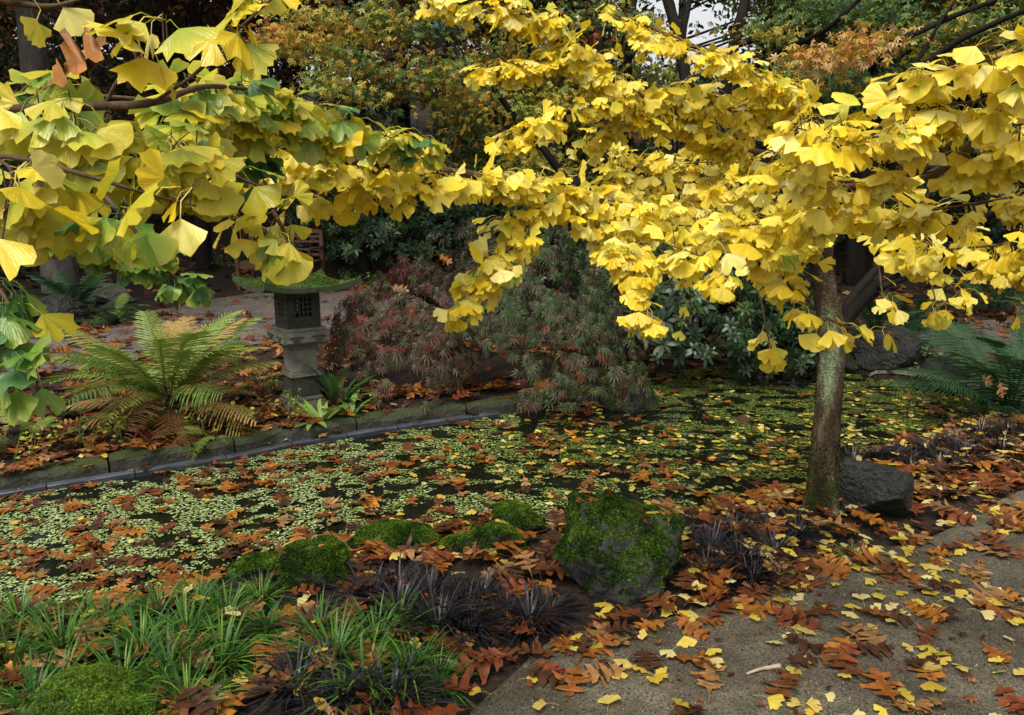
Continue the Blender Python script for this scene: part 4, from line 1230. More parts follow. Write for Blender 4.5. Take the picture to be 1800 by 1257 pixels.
maple(b2, 'forked Japanese maple with green and apricot leaves behind the golden ginkgo',
  [([(1265, 600, d2), (1255, 450, d2), (1245, 300, d2)], .11, .085),
   ([(1245, 300, d2), (1215, 180, d2), (1190, 60, d2), (1165, -40, d2), (1150, -160, d2)], .075, .05),
   ([(1215, 180, d2), (1200, 80, d2 + .1), (1215, -20, d2 + .2), (1225, -120, d2)], .04, .025),
   ([(1248, 310, d2), (1275, 160, d2 - .1), (1292, 70, d2 - .2), (1310, 0, d2 - .2), (1325, -120, d2 - .3)], .07, .05),
   ([(1292, 80, d2 - .2), (1340, 60, d2 - .4), (1385, 10, d2 - .6), (1430, -60, d2 - .8)], .04, .02),
   ([(1275, 170, d2 - .1), (1350, 100, d2 - .5), (1440, 60, d2 - 2.4), (1520, -10, d2 - 2.8)], .035, .014),
   ([(1260, 380, d2), (1400, 290, d2 - 1.0), (1520, 230, d2 - 1.8), (1590, 150, d2 - 3.0), (1680, 75, d2 - 3.4), (1820, 10, d2 - 3.7)], .05, .014),
   ([(1520, 230, d2 - 1.8), (1600, 175, d2 - 2.9), (1700, 110, d2 - 3.2), (1800, 62, d2 - 3.4)], .024, .010),
   ([(1400, 290, d2 - 1.0), (1480, 190, d2 - 1.2), (1560, 90, d2 - 2.9), (1650, 40, d2 - 3.1), (1750, 0, d2 - 3.3)], .04, .014),
   ([(1480, 190, d2 - 1.2), (1530, 110, d2 - 1.2), (1540, 20, d2 - 1.2), (1570, -50, d2 - 1.3)], .018, .008),
   ([(1590, 150, d2 - 3.0), (1640, 60, d2 - 3.1), (1680, 0, d2 - 3.2)], .016, .008)],
  [([(1400, 20, 6.6), (1480, 20, 6.2), (1580, 30, 6)], 50, 800, [0, 0, 7, 1, 1]), ([(1430, 110, 5.4), (1480, 95, 5.3), (1540, 70, 5.3)], 34, 420, [5, 5, 3, 4]),
   ([(1390, 110, 6.4), (1450, 130, 6), (1500, 140, 5.9)], 40, 450, [0, 0, 1, 3]), ([(1600, 60, 6), (1680, 50, 5.8), (1780, 40, 5.7)], 50, 700, [1, 2, 3, 0]),
   ([(1640, 100, 6.2), (1720, 90, 6), (1800, 90, 6)], 44, 500, [2, 3, 4, 1]), ([(1560, 130, 6.4), (1620, 130, 6.4), (1660, 140, 6.2)], 40, 350, [0, 0, 1]),
   ([(1320, 40, 8), (1350, 70, 7.8), (1390, 40, 7.4)], 34, 260, [1, 2, 0, 3]), ([(1120, 50, 8.8), (1130, 100, 8.8), (1150, 150, 8.8)], 34, 200, [0, 1, 2]),
   ([(1500, 200, 6.8), (1600, 230, 6.6), (1750, 240, 6.4)], 60, 400, [0, 0, 7, 1]), ([(1360, -60, 8.5), (1450, -80, 8), (1600, -80, 7)], 60, 600, [0, 1, 2]), ([(1700, -60, 6.5), (1800, -40, 6), (1900, 0, 6)], 60, 500, [0, 1, 2, 3])], 300)

# ------------------------------------------------------------------ wood behind
def crown_tree(x, y, h, r0, label, crowns, cols, n, size=.28, trunkmat=M_BARKD, lean=(0, 0), name='woodland_tree', group=None, limbs=7):
    z0 = H(x, y)
    base = np.array([x, y, z0])
    root = thing(name, base, label, 'tree', group)
    tp = smooth([base - [0, 0, .2], base + [lean[0] * .2, lean[1] * .2, h * .25], base + [lean[0] * .6, lean[1] * .6, h * .6], base + [lean[0], lean[1], h]], 6)
    V, T = tube(tp, r0 * 1.15, r0 * .3, 12, True, .12)
    link('trunk', mesh_from('trunk', V, T, None, True, trunkmat), root)
    lv = Leaves(T_CLUMP, cols, M_LEAF, .25)
    tot = sum(c[3] * c[4] * c[5] for c in crowns)
    for (cx, cy, cz, rx, ry, rz) in crowns:
        m = int(n * rx * ry * rz / tot)
        ncl = max(4, m // 16)
        cc = rand_unit(ncl) * (rng.random((ncl, 1)) ** .45) * np.array([rx, ry, rz]) + base + [cx, cy, cz]
        P = cc[rng.integers(0, ncl, m)] + rng.normal(size=(m, 3)) * np.array([.5, .5, .22]) * max(.35, min(1, rx / 2.5))
        P[:, 2] = np.maximum(P[:, 2], height(P[:, 0], P[:, 1]) + .3)
        no = np.array([0, -.3, .8]) + rng.normal(size=(m, 3)) * .6
        lv.add(P, frames(rand_unit(m), no), size * rng.uniform(.7, 1.25, m), rng.integers(0, len(cols), m))
        for _ in range(limbs):
            e = cc[rng.integers(0, ncl)]
            s_ = base + np.array([lean[0], lean[1], 0]) * .4 + [0, 0, max(.3, min(h * .8, (e[2] - z0) * rng.uniform(.45, .8)))]
            mid = (s_ + e) / 2 + [0, 0, .15]
            V, T = tube(smooth([s_, mid, e], 4), r0 * .28, r0 * .06, 6, True, .1)
            link('branch', mesh_from('branch', V, T, None, True, trunkmat), root)
    lv.pack()
    link('crown', lv.soup('crown', np.arange(len(lv.P))), root, kind='stuff')

CG = [((.018, .035, .012), (.035, .06, .02)), ((.03, .05, .015), (.05, .08, .025)), ((.05, .07, .02), (.08, .11, .03))]
CO = [((.35, .15, .02), (.45, .21, .03)), ((.30, .09, .02), (.38, .13, .025)), ((.42, .26, .03), (.5, .33, .05)), ((.12, .11, .02), (.18, .16, .03))]
CY = [((.38, .28, .03), (.46, .35, .05)), ((.2, .2, .03), (.28, .27, .04)), ((.08, .12, .03), (.12, .17, .04)), ((.4, .2, .03), (.45, .26, .04))]
CR = [((.10, .04, .02), (.15, .06, .03)), ((.05, .035, .02), (.08, .06, .03)), ((.03, .05, .02), (.05, .07, .025)), ((.18, .06, .02), (.22, .08, .03))]
def tx(u, d): return (u - 900) / F * d
# (u, distance, height, trunk radius, crown list, colours, count, label, ...)
wood = [
 (105, 11.5, 9, .23, [(0, .5, 8, 3, 3, 2.2)], CG, 800, 'large tree with thick grey trunk on the slope behind the dark green fern', M_BARKG, (0, 0)),
 (360, 13.4, 7, .12, [(0, 1, 6.5, 2.6, 2.6, 1.6), (-.5, 1.5, 3.6, 1.8, 1.5, 1.3)], CR, 900, 'slim dark trunk with rusty sparse leaves rising behind the fern and the bench', M_BARKD, (.3, 0)),
 (300, 17, 8, .12, [(-1, 0, 4.0, 2.6, 1.5, 1.7), (1, 0, 5.5, 2.4, 1.5, 1.7), (0, 0, 2.3, 2.6, 1.2, 1.1)], CR, 1300, 'rusty brown twiggy tree on the slope above the greenish ginkgo branches', M_BARKD, (-.5, 0)),
 (60, 18, 9, .16, [(-1, 0, 4.0, 3, 1.5, 2.2), (1.5, 0, 6.5, 3, 2, 2), (0, 0, 2.2, 2.4, 1.2, 1.2)], CG + CR[1:2], 1300, 'dark green bushy tree behind the thick grey trunk', M_BARKD, (0, 0)),
 (520, 19, 9, .13, [(-.5, 0, 5, 2.4, 1.5, 1.8), (.5, 0, 3.0, 2.2, 1.2, 1.3), (0, 0, 7.5, 3, 2, 1.6)], CR + CO[:1], 1300, 'rusty and green tree on the slope above the garden bench', M_BARKD, (.3, 0)),
 (645, 21, 10, .13, [(0, 0, 4.6, 1.8, 1.2, 1.5), (0, 0, 7, 2.8, 2, 1.8)], CO, 900, 'orange leaved tree with slim dark trunk on the slope', M_BARKD, (.1, 0)),
 (780, 19.5, 10, .19, [(0, 1, 7.5, 3.2, 2.5, 1.8)], CO + CG[:1], 700, 'tree with stout black trunk rising from the slope between the ginkgo branches', M_BARKD, (.1, 0)),
 (720, 24, 8, .14, [(0, 0, 3.4, 2.4, 1.2, 1.7), (.5, 0, 5.8, 2.6, 1.5, 1.5), (-.5, 0, 1.6, 2.2, 1, 1.0)], CO, 1300, 'bright orange tree low on the slope behind the stout black trunk', M_BARKD, (0, 0)),
 (870, 25, 8, .14, [(0, 0, 3.4, 2.4, 1.2, 1.8), (0, 0, 1.6, 2.2, 1, 1.0), (.5, 0, 6, 3, 1.5, 1.6)], CO[:2] + CG[1:] + CY[1:2], 1300, 'reddish orange tree behind the yellow maple on the slope', M_BARKD, (0, 0)),
 (930, 15, 4, .08, [(0, 0, 2.3, 1.6, 1, 1.1), (-.3, 0, 1.1, 1.4, .9, .7)], CY, 900, 'low yellow green maple on the slope behind the dark curved branches', M_BARKD, (0, 0)),
 (1020, 20, 10, .16, [(0, 0, 5, 2.4, 1.4, 2.2), (0, 0, 2.5, 2.4, 1.2, 1.5)], CY + CG, 1200, 'yellow and green tree on the slope behind the dark maple stems', M_BARKD, (0, 0)),
 (1090, 14.5, 10, .14, [(.3, .5, 8, 2.8, 2.5, 1.5)], CG + CY[:1], 500, 'straight dark trunk behind the forked maple', M_BARKD, (0, 0)),
 (1330, 20, 9, .15, [(.8, 0, 4.5, 2.2, 1.4, 1.8), (1, 0, 2.5, 2.6, 1.2, 1.5)], CG + CY[1:3], 1000, 'green and yellow tree on the slope behind the apricot maple leaves', M_BARKD, (.2, 0)),
 (1480, 17, 9, .15, [(0, 0, 4.5, 2.8, 1.4, 1.9), (0, 0, 2.3, 2.4, 1.2, 1.2), (0, 0, 7, 3, 2, 1.6)], CG + CY[1:2], 1300, 'dark green tree on the slope behind the golden ginkgo crown', M_BARKD, (0, 0)),
 (1660, 15, 9, .15, [(0, 0, 4.0, 2.4, 1.4, 1.5), (0, 0, 2.0, 2.2, 1.2, 1.2), (0, 0, 6.5, 3, 2, 1.6)], CY + CG, 1200, 'yellow leaved tree on the slope at the right', M_BARKD, (0, 0)),
 (1840, 13, 9, .16, [(0, 0, 3.6, 2.2, 1.4, 1.8), (0, 0, 6.5, 3, 2.2, 1.8)], CG + CY[:1], 900, 'green tree beyond the right end of the garden path', M_BARKD, (0, 0)),
 (1180, 27, 9, .16, [(-1, 0, .9, 3, 1.5, .8), (4.2, 0, 4.0, 2.6, 1.5, 1.6)], CG, 900, 'far green tree under the white gap of sky', M_BARKD, (0, 0)),
 (-150, 12.5, 9, .16, [(0, 0, 4, 2.4, 2, 2), (0, 0, 7, 3, 3, 2)], CG, 800, 'dark tree beyond the left end of the garden path', M_BARKD, (0, 0)),
 (450, 29, 9, .16, [(0, 0, 3, 4, 1.5, 2.4), (-4, 0, 4, 4, 1.5, 2.6), (-8, 0, 4, 4, 1.5, 2.6)], CG + CR, 1500, 'wide dark tree at the top of the slope behind the rusty trees', M_BARKD, (0, 0)),
 (760, 32, 10, .18, [(0, 0, 3, 4.5, 1.5, 2.6), (1, 0, 6.5, 4, 1.5, 2)], CO + CY, 1500, 'far orange and yellow tree at the top of the slope', M_BARKD, (0, 0)),
 (1550, 28, 10, .18, [(0, 0, 4, 4.5, 1.5, 3), (6, 0, 4, 4.5, 1.5, 3)], CG + CY[1:2], 1500, 'far dark green tree at the top of the right hand slope', M_BARKD, (0, 0)),
 # shade canopy of the same wood above the far bank, out of the frame
 (-400, 8.5, 8, .2, [(0, 0, 6.5, 3.2, 3, 1.6)], CG, 700, 'tree overhanging the garden path left of the lantern', M_BARKD, (0, 0)),
 (2300, 8, 8, .2, [(0, 0, 6.5, 3.2, 3, 1.6)], CG, 700, 'tree overhanging the far bank right of the ferns', M_BARKD, (0, 0)),
 (640, 12.8, 9, .10, [(-1.5, -2, 6.6, 3, 2.4, 1.2), (2.5, -2, 6.8, 3, 2.4, 1.2)], CG + CY[:1], 1200, 'tree with high crown overhanging the weeping maple', M_BARKD, (0, 0)),
 (1500, 12.5, 9, .14, [(-2, -2, 6.8, 3, 2.4, 1.2), (2.2, -2, 6.6, 3, 2.4, 1.2)], CG + CY[:1], 1200, 'tree with high crown overhanging the rhododendron', M_BARKD, (0, 0)),
]
for (u, d, h, r0, crowns, cols, n, lab, bm_, lean) in wood:
    if 'overhanging' in lab: crown_tree(tx(u, d), d, h, r0, lab, crowns, cols, n, .3, bm_, lean)
    else: crown_tree(tx(u, d), d, h, r0, lab, crowns, cols, int(n * (2.6 if d < 20 else 1.8)), .17 if d < 20 else .21, bm_, lean)

# ------------------------------------------------------------------ ferns
def frond_tmpl(k, n=24, wide=.2, arch=.45, dense=1.0):
    """pinnate frond of unit length along +Y"""
    r = random.Random(1300 + k)
    V, T, t = [], [], []
    s = np.linspace(0, 1, 13)
    cy = s * (1 - .12 * arch * s); cz = arch * (.55 * s - .95 * s ** 2.2)
    sway = r.uniform(-.12, .12)
    def cp(q): return np.array([sway * q * q, np.interp(q, s, cy), np.interp(q, s, cz)])
    w = .006
    for i, q in enumerate(s):
        c_ = cp(q); ww = w * (1.1 - q)
        V += [tuple(c_ + [-ww, 0, 0]), tuple(c_ + [ww, 0, 0]), tuple(c_ + [0, 0, ww])]; t += [0, 0, 0]
        if i:
            b = (i - 1) * 3
            for j in range(3):
                a, d = b + j, b + (j + 1) % 3
                T += [(a, d, d + 3), (a, d + 3, a + 3)]
    for i in range(n):
        q = .14 + .85 * i / (n - 1)
        env = math.sin(math.pi * min(1, (1 - q) * 1.05 + .05) ** .75) if q > .3 else .55 + .45 * (q - .14) / .16
        ln = wide * max(.06, env) * r.uniform(.85, 1.1)
        hw = .5 * .85 / n * 1.0 * dense
        c_ = cp(q)
        for sg in (-1, 1):
            if r.random() < .04: continue
            d = nrm(np.array([sg, .38 + .35 * q, -.10 - r.uniform(0, .25)])); f = np.array([0, .96, -.2])
            b = len(V); m = 6
            for j in range(m + 1):
                e = j / m
                wj = hw * (1 - e) ** .55 * (1.0 if j % 2 == 0 else .62)
                ctr = c_ + d * ln * e + np.array([0, 0, -.25 * ln * e * e])
                V += [tuple(ctr - f * wj), tuple(ctr + f * wj)]; t += [.3 + .7 * e] * 2
                if j:
                    a = b + 2 * (j - 1)
                    T += [(a, a + 1, a + 3), (a, a + 3, a + 2)] if sg > 0 else [(a, a + 3, a + 1), (a, a + 2, a + 3)]
    return tri_clean(V, T, t)
T_FROND = [frond_tmpl(k, 28, .20 + .05 * (k % 2), .35 + .2 * (k % 3)) for k in range(5)]
FG = [((.13, .16, .025), (.22, .34, .06)), ((.09, .13, .025), (.15, .28, .06)), ((.23, .20, .035), (.38, .41, .09)), ((.28, .19, .05), (.44, .30, .10)), ((.11, .055, .02), (.18, .09, .035)),
      ((.03, .06, .02), (.05, .12, .045)), ((.02, .045, .018), (.035, .085, .035))]
def fern(base, n, length, K, label, elev=(15, 65), az=(0, 360), tm=T_FROND, name='fern', group=None, mat=M_LEAF, root_lump=True, part='frond', dead=0):
    base = np.array(base, float)
    root = thing(name, base, label, 'fern', group)
    lv = Leaves(tm, FG, mat)
    a = R(az[0]) + (np.arange(n) + rng.uniform(-.4, .4, n)) / n * R(az[1] - az[0])
    e = np.radians(rng.uniform(*elev, n))
    k = rng.choice(K, n)
    if dead:
        e[:dead] = np.radians(rng.uniform(-12, 15, dead)); k[:dead] = rng.choice([3, 4, 4], dead); rng.shuffle(a)
    ax = np.stack([np.cos(a) * np.cos(e), np.sin(a) * np.cos(e), np.sin(e)], -1)
    no = np.array([0, 0, 1]) * np.cos(e)[:, None] - np.stack([np.cos(a), np.sin(a), 0 * a], -1) * np.sin(e)[:, None] + rng.normal(size=(n, 3)) * .12
    P = base + np.stack([np.cos(a), np.sin(a), 0 * a], -1) * .03 + np.array([0, 0, .02])
    if dead: P[:, 2] += np.where(np.arange(n) < dead, .12, .16)
    lv.add(P, frames(ax, no), length * rng.uniform(.75, 1.12, n), k)
    lv.pack()
    for i in range(n):
        lv.place(link(part, lv.piece(part, i), root), i)
    if root_lump:
        p = smooth([base + [0, 0, -.06], base + [0, 0, .05], base + [.01, 0, .12 if not dead else .22]], 4)
        V, T = tube(p, .09, .05, 10, True, .5)
        link('rootstock', mesh_from('rootstock', V, T, None, True, M_BARKD), root)
    return root

def fb_(u, v, dy=0):
    q = gpt(u, v); x, y = q[0], q[1] + dy
    return (x, y, H(x, y))
fern(fb_(300, 748), 62, .72, [0, 0, 1, 2, 2, 3, 0], 'large autumn fern with yellowing fronds over a brown dead skirt beside the lantern', (18, 62), dead=16)
fern(fb_(380, 785, .05), 4, .28, [0, 1], 'small bright green fern frond hanging over the kerb below the large autumn fern', (5, 30), (200, 340), root_lump=False)
fern(fb_(265, 745, -.2), 5, .26, [0, 0, 1], 'small fresh green fern in front of the large autumn fern', (20, 45), (180, 360), root_lump=False)
fern(fb_(25, 790, .05), 10, .3, [5, 0], 'small green fern on the left end of the far bank above the kerb', (15, 60))
fern(fb_(100, 745, .1), 8, .3, [5, 6, 5], 'dull green fern among oak leaves at the left of the large autumn fern', (15, 50))
fern(fb_(105, 575, .35), 22, .75, [5, 5, 6], 'dark green fern growing on the rocks across the garden path', (15, 70))
fern(fb_(190, 575, .1), 12, .5, [5, 6, 0], 'dark green fern in front of the flat topped grey stone', (10, 50))
fern(fb_(20, 560, .3), 10, .45, [6, 5], 'dim green fern at the foot of the large dark rock', (10, 50))
fern(fb_(1790, 735, .1), 30, .75, [5, 6, 5], 'dense dark green fern with brown leaves on it at the right end of the pond', (18, 62))
fern(fb_(1830, 690, .2), 22, .7, [5, 6, 5], 'dark green fern behind the dense one at the right end of the pond', (18, 62))
fern(fb_(1570, 625, .35), 20, .6, [6, 5, 6], 'dark green fern on the far bank above the wide black rock', (15, 65))
fern(fb_(1640, 605, .4), 18, .6, [5, 6], 'lighter green fern on the far bank at the edge of the garden path', (15, 65))
fern(fb_(1500, 610, .5), 16, .55, [6], 'shaded fern on the far bank behind the ginkgo trunk', (15, 65))
fern(fb_(1770, 560, .3), 16, .7, [5, 6], 'green fern across the garden path at the right', (15, 65))
fern(fb_(1880, 590, .1), 16, .7, [5, 6], 'broad green fern at the right bend of the garden path', (15, 65))

def strap_tmpl(k):
    r = random.Random(1500 + k)
    V, T, t = [], [], []
    arch = r.uniform(.3, .8); m = 8
    for j in range(m + 1):
        e = j / m
        w = .075 * (math.sin(math.pi * min(1, .12 + e * .88)) ** .6) * (1 + .12 * math.sin(j * 2.4 + k)) + .004
        c_ = np.array([.08 * math.sin(e * 3 + k), e, arch * (.7 * e - 1.05 * e * e)])
        V += [tuple(c_ + [-w, 0, .02]), tuple(c_), tuple(c_ + [w, 0, .02])]; t += [e, e * .6, e]
        if j:
            b = 3 * (j - 1)
            T += [(b, b + 1, b + 4), (b, b + 4, b + 3), (b + 1, b + 2, b + 5), (b + 1, b + 5, b + 4)]
    return tri_clean(V, T, t)
T_STRAP = [strap_tmpl(k) for k in range(4)]
FG += [((.06, .13, .025), (.10, .22, .04)), ((.12, .2, .03), (.2, .32, .06))]
fern(fb_(592, 722, .05), 14, .36, [7, 7, 5], 'strap leaved hart\'s tongue fern growing against the lantern foot', (25, 70), root_lump=False, tm=T_STRAP, name='strap_fern', mat=M_GRASS, part='frond')
fern(fb_(560, 765, .05), 14, .22, [8, 7], 'small bright strap leaved fern on the kerb below the lantern', (15, 60), root_lump=False, tm=T_STRAP, name='strap_fern', mat=M_GRASS, part='frond')
fern(fb_(612, 752, .08), 8, .24, [8, 7], 'small strap leaved fern between the lantern and the weeping maple', (15, 60), root_lump=False, tm=T_STRAP, name='strap_fern', mat=M_GRASS, part='frond')

# ------------------------------------------------------------------ trailing ground cover on the far bank
T_OV = [rhomb_tmpl(k + 9) for k in range(3)]
GC = [((.22, .3, .03), (.36, .42, .06)), ((.10, .18, .03), (.16, .26, .05)), ((.04, .10, .03), (.07, .15, .04)), ((.34, .34, .04), (.5, .48, .08))]
def trailing(base, r, n, K, label, trail=0, size=.03, group=None):
    base = np.array(base)
    root = thing('trailing_plant', base, label, 'plant', group)
    lv = Leaves(T_OV, GC, M_LEAF, .15)
    g = Geo()
    ns = max(4, n // 7)
    for k in range(ns):
        a = rng.uniform(0, 6.28); ln = r * rng.uniform(.4, 1.1)
        e = base + np.array([math.cos(a) * ln, math.sin(a) * ln, 0]); e[2] = max(H(e[0], e[1]), WZ) + rng.uniform(.02, .12)
        if trail and k < trail:
            e = base + np.array([rng.uniform(-.15, .15), -rng.uniform(.1, .22), 0]); e[2] = WZ + rng.uniform(.0, .05)
        m_ = (base + e) / 2; m_[2] = max(base[2], e[2]) + rng.uniform(.03, .12)
        p = smooth([base + [0, 0, .0], m_, e], 6)
        V, T = tube(p, .0022, .0014, 4, False)
        g.add(V, T, (.18, .19, .05))
        j = rng.integers(3, len(p), 8)
        nn = len(j)
        no = np.array([0, -.3, .9]) + rng.normal(size=(nn, 3)) * .45
        lv.add(p[j] + rng.normal(size=(nn, 3)) * .012, frames(rand_unit(nn) * np.array([1, 1, .3]), no), size * rng.uniform(.7, 1.3, nn), rng.choice(K, nn))
    link('stems', g.mesh('stems', M_LEAF), root, kind='stuff')
    lv.pack()
    link('leaves', lv.soup('leaves', np.arange(len(lv.P))), root, kind='stuff')
for (u, v, r, n, K, lab, tr_) in [
  (265, 760, .22, 70, [0, 3, 1], 'yellow green trailing plant on the kerb below the large autumn fern', 2), (205, 775, .16, 50, [0, 1], 'pale trailing plant on the kerb left of the large autumn fern', 2),
  (440, 745, .24, 90, [0, 3, 1], 'yellow green trailing plant with tendrils hanging over the kerb by the lantern', 8), (470, 700, .25, 90, [0, 1, 2], 'leafy creeping plant among oak leaves beside the lantern', 0),
  (430, 660, .3, 90, [1, 2, 0], 'creeping plant among oak leaves between the autumn fern and the lantern', 0), (60, 800, .18, 50, [0, 3], 'small yellow leaved creeper on the left end of the kerb', 2),
  (140, 790, .12, 40, [2, 2, 1], 'round leaved dark green creeper on the kerb by the brown leaves', 1), (520, 735, .15, 50, [1, 2, 0], 'creeping plant at the lantern foot', 2),
  (350, 760, .2, 70, [0, 1, 2], 'creeper with pale leaves under the fern frond on the kerb', 3), (180, 700, .3, 80, [1, 2], 'dark creeping plant under the left fronds of the autumn fern', 0),
  (600, 500, .35, 120, [2, 2, 1], 'low green creeper beside the bench beyond the lantern roof', 0), (660, 505, .4, 120, [2, 1], 'low green creeper on the slope left of the weeping maple', 0),
  (1610, 640, .3, 120, [2, 2, 1], 'low dark leafy plant on the far bank above the black rocks', 0), (80, 590, .3, 90, [2, 2], 'dark small leaved creeper on the rocks across the garden path', 0),
  (395, 470, .5, 120, [2, 1], 'creeper on the leafy slope beside the bench', 0), (300, 480, .5, 120, [2, 1], 'creeper on the leafy slope below the slim trunk', 0)]:
    q = gpt(u, v)
    trailing((q[0], q[1], max(q[2], WZ)), r, n, K, lab, tr_, .03 if v > 640 else .045)

OAKC = ['orange brown', 'brown', 'tan', 'dark brown', 'rusty red', 'bright orange']
GKC = ['yellow', 'pale yellow', 'golden', 'bright yellow']
MARKS = [((on(1092, 1062)), 'beside the large mossy boulder'), ((on(1545, 925)), 'around the dark angular rock'), ((on(1440, 905)), 'around the foot of the ginkgo trunk'), ((on(545, 1035)), 'beside the squat mossy stone'),
         ((on(705, 985)), 'in front of the long mossy edging stone'), ((on(900, 960)), 'by the knobbly mossy stone'), ((on(165, 1245)), 'by the flat bright mossy stone'), ((on(250, 1140)), 'among the green grass tufts'), ((on(640, 1180)), 'among the dark green grass'),
         ((on(760, 1085)), 'among the black grass'), ((on(1290, 990)), 'among the black grass near the ginkgo'), ((on(1680, 795)), 'among the black grass behind the dark rock'), ((on(900, 1150)), 'at the path edge below the boulder'), ((on(30, 1100)), 'where the green grass meets the water')]
def where_near(x, y):
    return min(MARKS, key=lambda m: (m[0][0] - x) ** 2 + (m[0][1] - y) ** 2)[1]

# ------------------------------------------------------------------ mondo grass tufts
def tuft_mesh(k, n, ln, cols, mat, wid=.0042):
    r = np.random.default_rng(40 + k)
    g = Geo()
    for i in range(n):
        a = r.uniform(0, 6.28); L_ = ln * r.uniform(.6, 1.15)
        el = r.uniform(.35, 1.45); b0 = np.array([math.cos(a), math.sin(a), 0]) * r.uniform(0, .045)
        d = np.array([math.cos(a) * math.cos(el), math.sin(a) * math.cos(el), math.sin(el)])
        s_ = np.array([-math.sin(a), math.cos(a), 0])
        V, T = [], []
        m = 5
        bend = r.uniform(.4, 1.1)
        tw = r.uniform(-.4, .4)
        for j in range(m + 1):
            e = j / m
            c_ = b0 + d * L_ * e + np.array([math.cos(a), math.sin(a), 0]) * bend * .25 * L_ * e * e + np.array([0, 0, -bend * .62 * L_ * e * e])
            c_[2] = max(c_[2], .004)
            w = wid * (1 - e) ** .5 * (1 if j else .7) + .0004
            ss = s_ + np.array([0, 0, tw * e])
            V += [c_ - ss * w, c_ + ss * w]
            if j:
                q = 2 * (j - 1)
                T += [(q, q + 1, q + 3), (q, q + 3, q + 2)]
        c0 = np.array(cols[r.integers(0, len(cols))]) * r.uniform(.75, 1.25)
        g.add(V, T, c0)
    return g.mesh('blades', mat)
GREENG = [(.038, .11, .012), (.065, .165, .018), (.045, .13, .02), (.025, .075, .022), (.13, .23, .025)]
BLACKG = [(.008, .007, .010), (.014, .012, .015), (.022, .019, .024), (.03, .026, .022)]
TG = [tuft_mesh(k, 130, .26, GREENG, M_GRASS) for k in range(3)]
TB = [tuft_mesh(k + 5, 190, .27, BLACKG, M_BLACKG, .0048) for k in range(3)]
TGS = [tuft_mesh(9, 60, .15, GREENG, M_GRASS)]
tk = [0]
def tuft(u, v, kind, label, group, s=1.0, dx=0, dy=0):
    q = gpt(u, v); x, y = q[0] + dx, q[1] + dy
    ms = {'g': TG, 'b': TB, 's': TGS}[kind]
    if group:
        label = f'{label} {where_near(x, y)}'; group = label
    o = link('grass_tuft', ms[tk[0] % len(ms)], None, label, 'grass tuft', group)
    tk[0] += 1
    o.location = (x, y, H(x, y) - .005)
    o.rotation_euler = (random.uniform(-.1, .1), random.uniform(-.1, .1), random.uniform(0, 6.28))
    o.scale = (s, s, s * random.uniform(.85, 1.1))
gl = ('green grass tuft with arching blades', 'green grass tufts on the near bank')
for (u, v, s) in [(40, 1110, .9), (110, 1150, 1), (20, 1190, 1), (190, 1110, .8), (250, 1150, 1), (330, 1120, .95), (300, 1200, 1.1), (220, 1225, 1), (110, 1215, .9), (400, 1090, .8), (460, 1060, .7), (390, 1170, 1), (150, 1085, .7), (280, 1085, .75),
                  (350, 1065, .7), (60, 1250, .9), (330, 1255, .9), (-40, 1150, 1), (470, 1110, .6)]:
    tuft(u, v, 'g', gl[0], gl[1], s * .88)
gl2 = ('dark green tuft of arching grass blades', 'green grass tufts in front of the black grass')
for (u, v, s) in [(590, 1170, 1.05), (660, 1140, 1), (720, 1190, 1), (640, 1215, 1.05), (770, 1215, .7), (560, 1120, .8), (700, 1120, .8)]:
    tuft(u, v, 'g', gl2[0], gl2[1], s * .9)
bl = ('black mondo grass tuft', 'black grass tufts by the edging stones')
for (u, v, s) in [(650, 1060, .8), (700, 1050, .9), (760, 1070, .95), (820, 1085, .9), (770, 1110, .9), (700, 1090, .9), (850, 1060, .7), (930, 1110, .8), (960, 1085, .7), (890, 1095, .7), (830, 1120, .7), (600, 1250, .9), (690, 1255, .9), (520, 1225, .8), (560, 1180, .7)]:
    tuft(u, v, 'b', bl[0], bl[1], s * .9)
bl2 = ('black mondo grass tuft', 'black grass tufts by the ginkgo')
for (u, v, s) in [(1200, 960, .8), (1250, 985, .9), (1300, 1000, .95), (1240, 1020, .85), (1330, 1020, .85), (1360, 980, .8), (1290, 955, .8), (1350, 940, .8), (1180, 935, .6), (1400, 950, .7), (1390, 920, .6), (1250, 940, .7), (1320, 1035, .6)]:
    tuft(u, v, 'b', bl2[0], bl2[1], s * .85)
bl3 = ('black mondo grass tuft', 'black grass tufts behind the dark rock')
for (u, v, s) in [(1500, 830, .9), (1540, 820, .9), (1580, 815, .8), (1630, 800, .9), (1680, 790, .9), (1720, 775, .9), (1650, 820, .9), (1770, 770, .9), (1700, 810, .9), (1760, 800, .8), (1820, 780, .9), (1600, 830, .7), (1490, 845, .7)]:
    tuft(u, v, 'b', bl3[0], bl3[1], s * .9)
tuft(1500, 990, 's', 'small fresh green grass tuft on the path edge in front of the dark angular rock', None, .75)

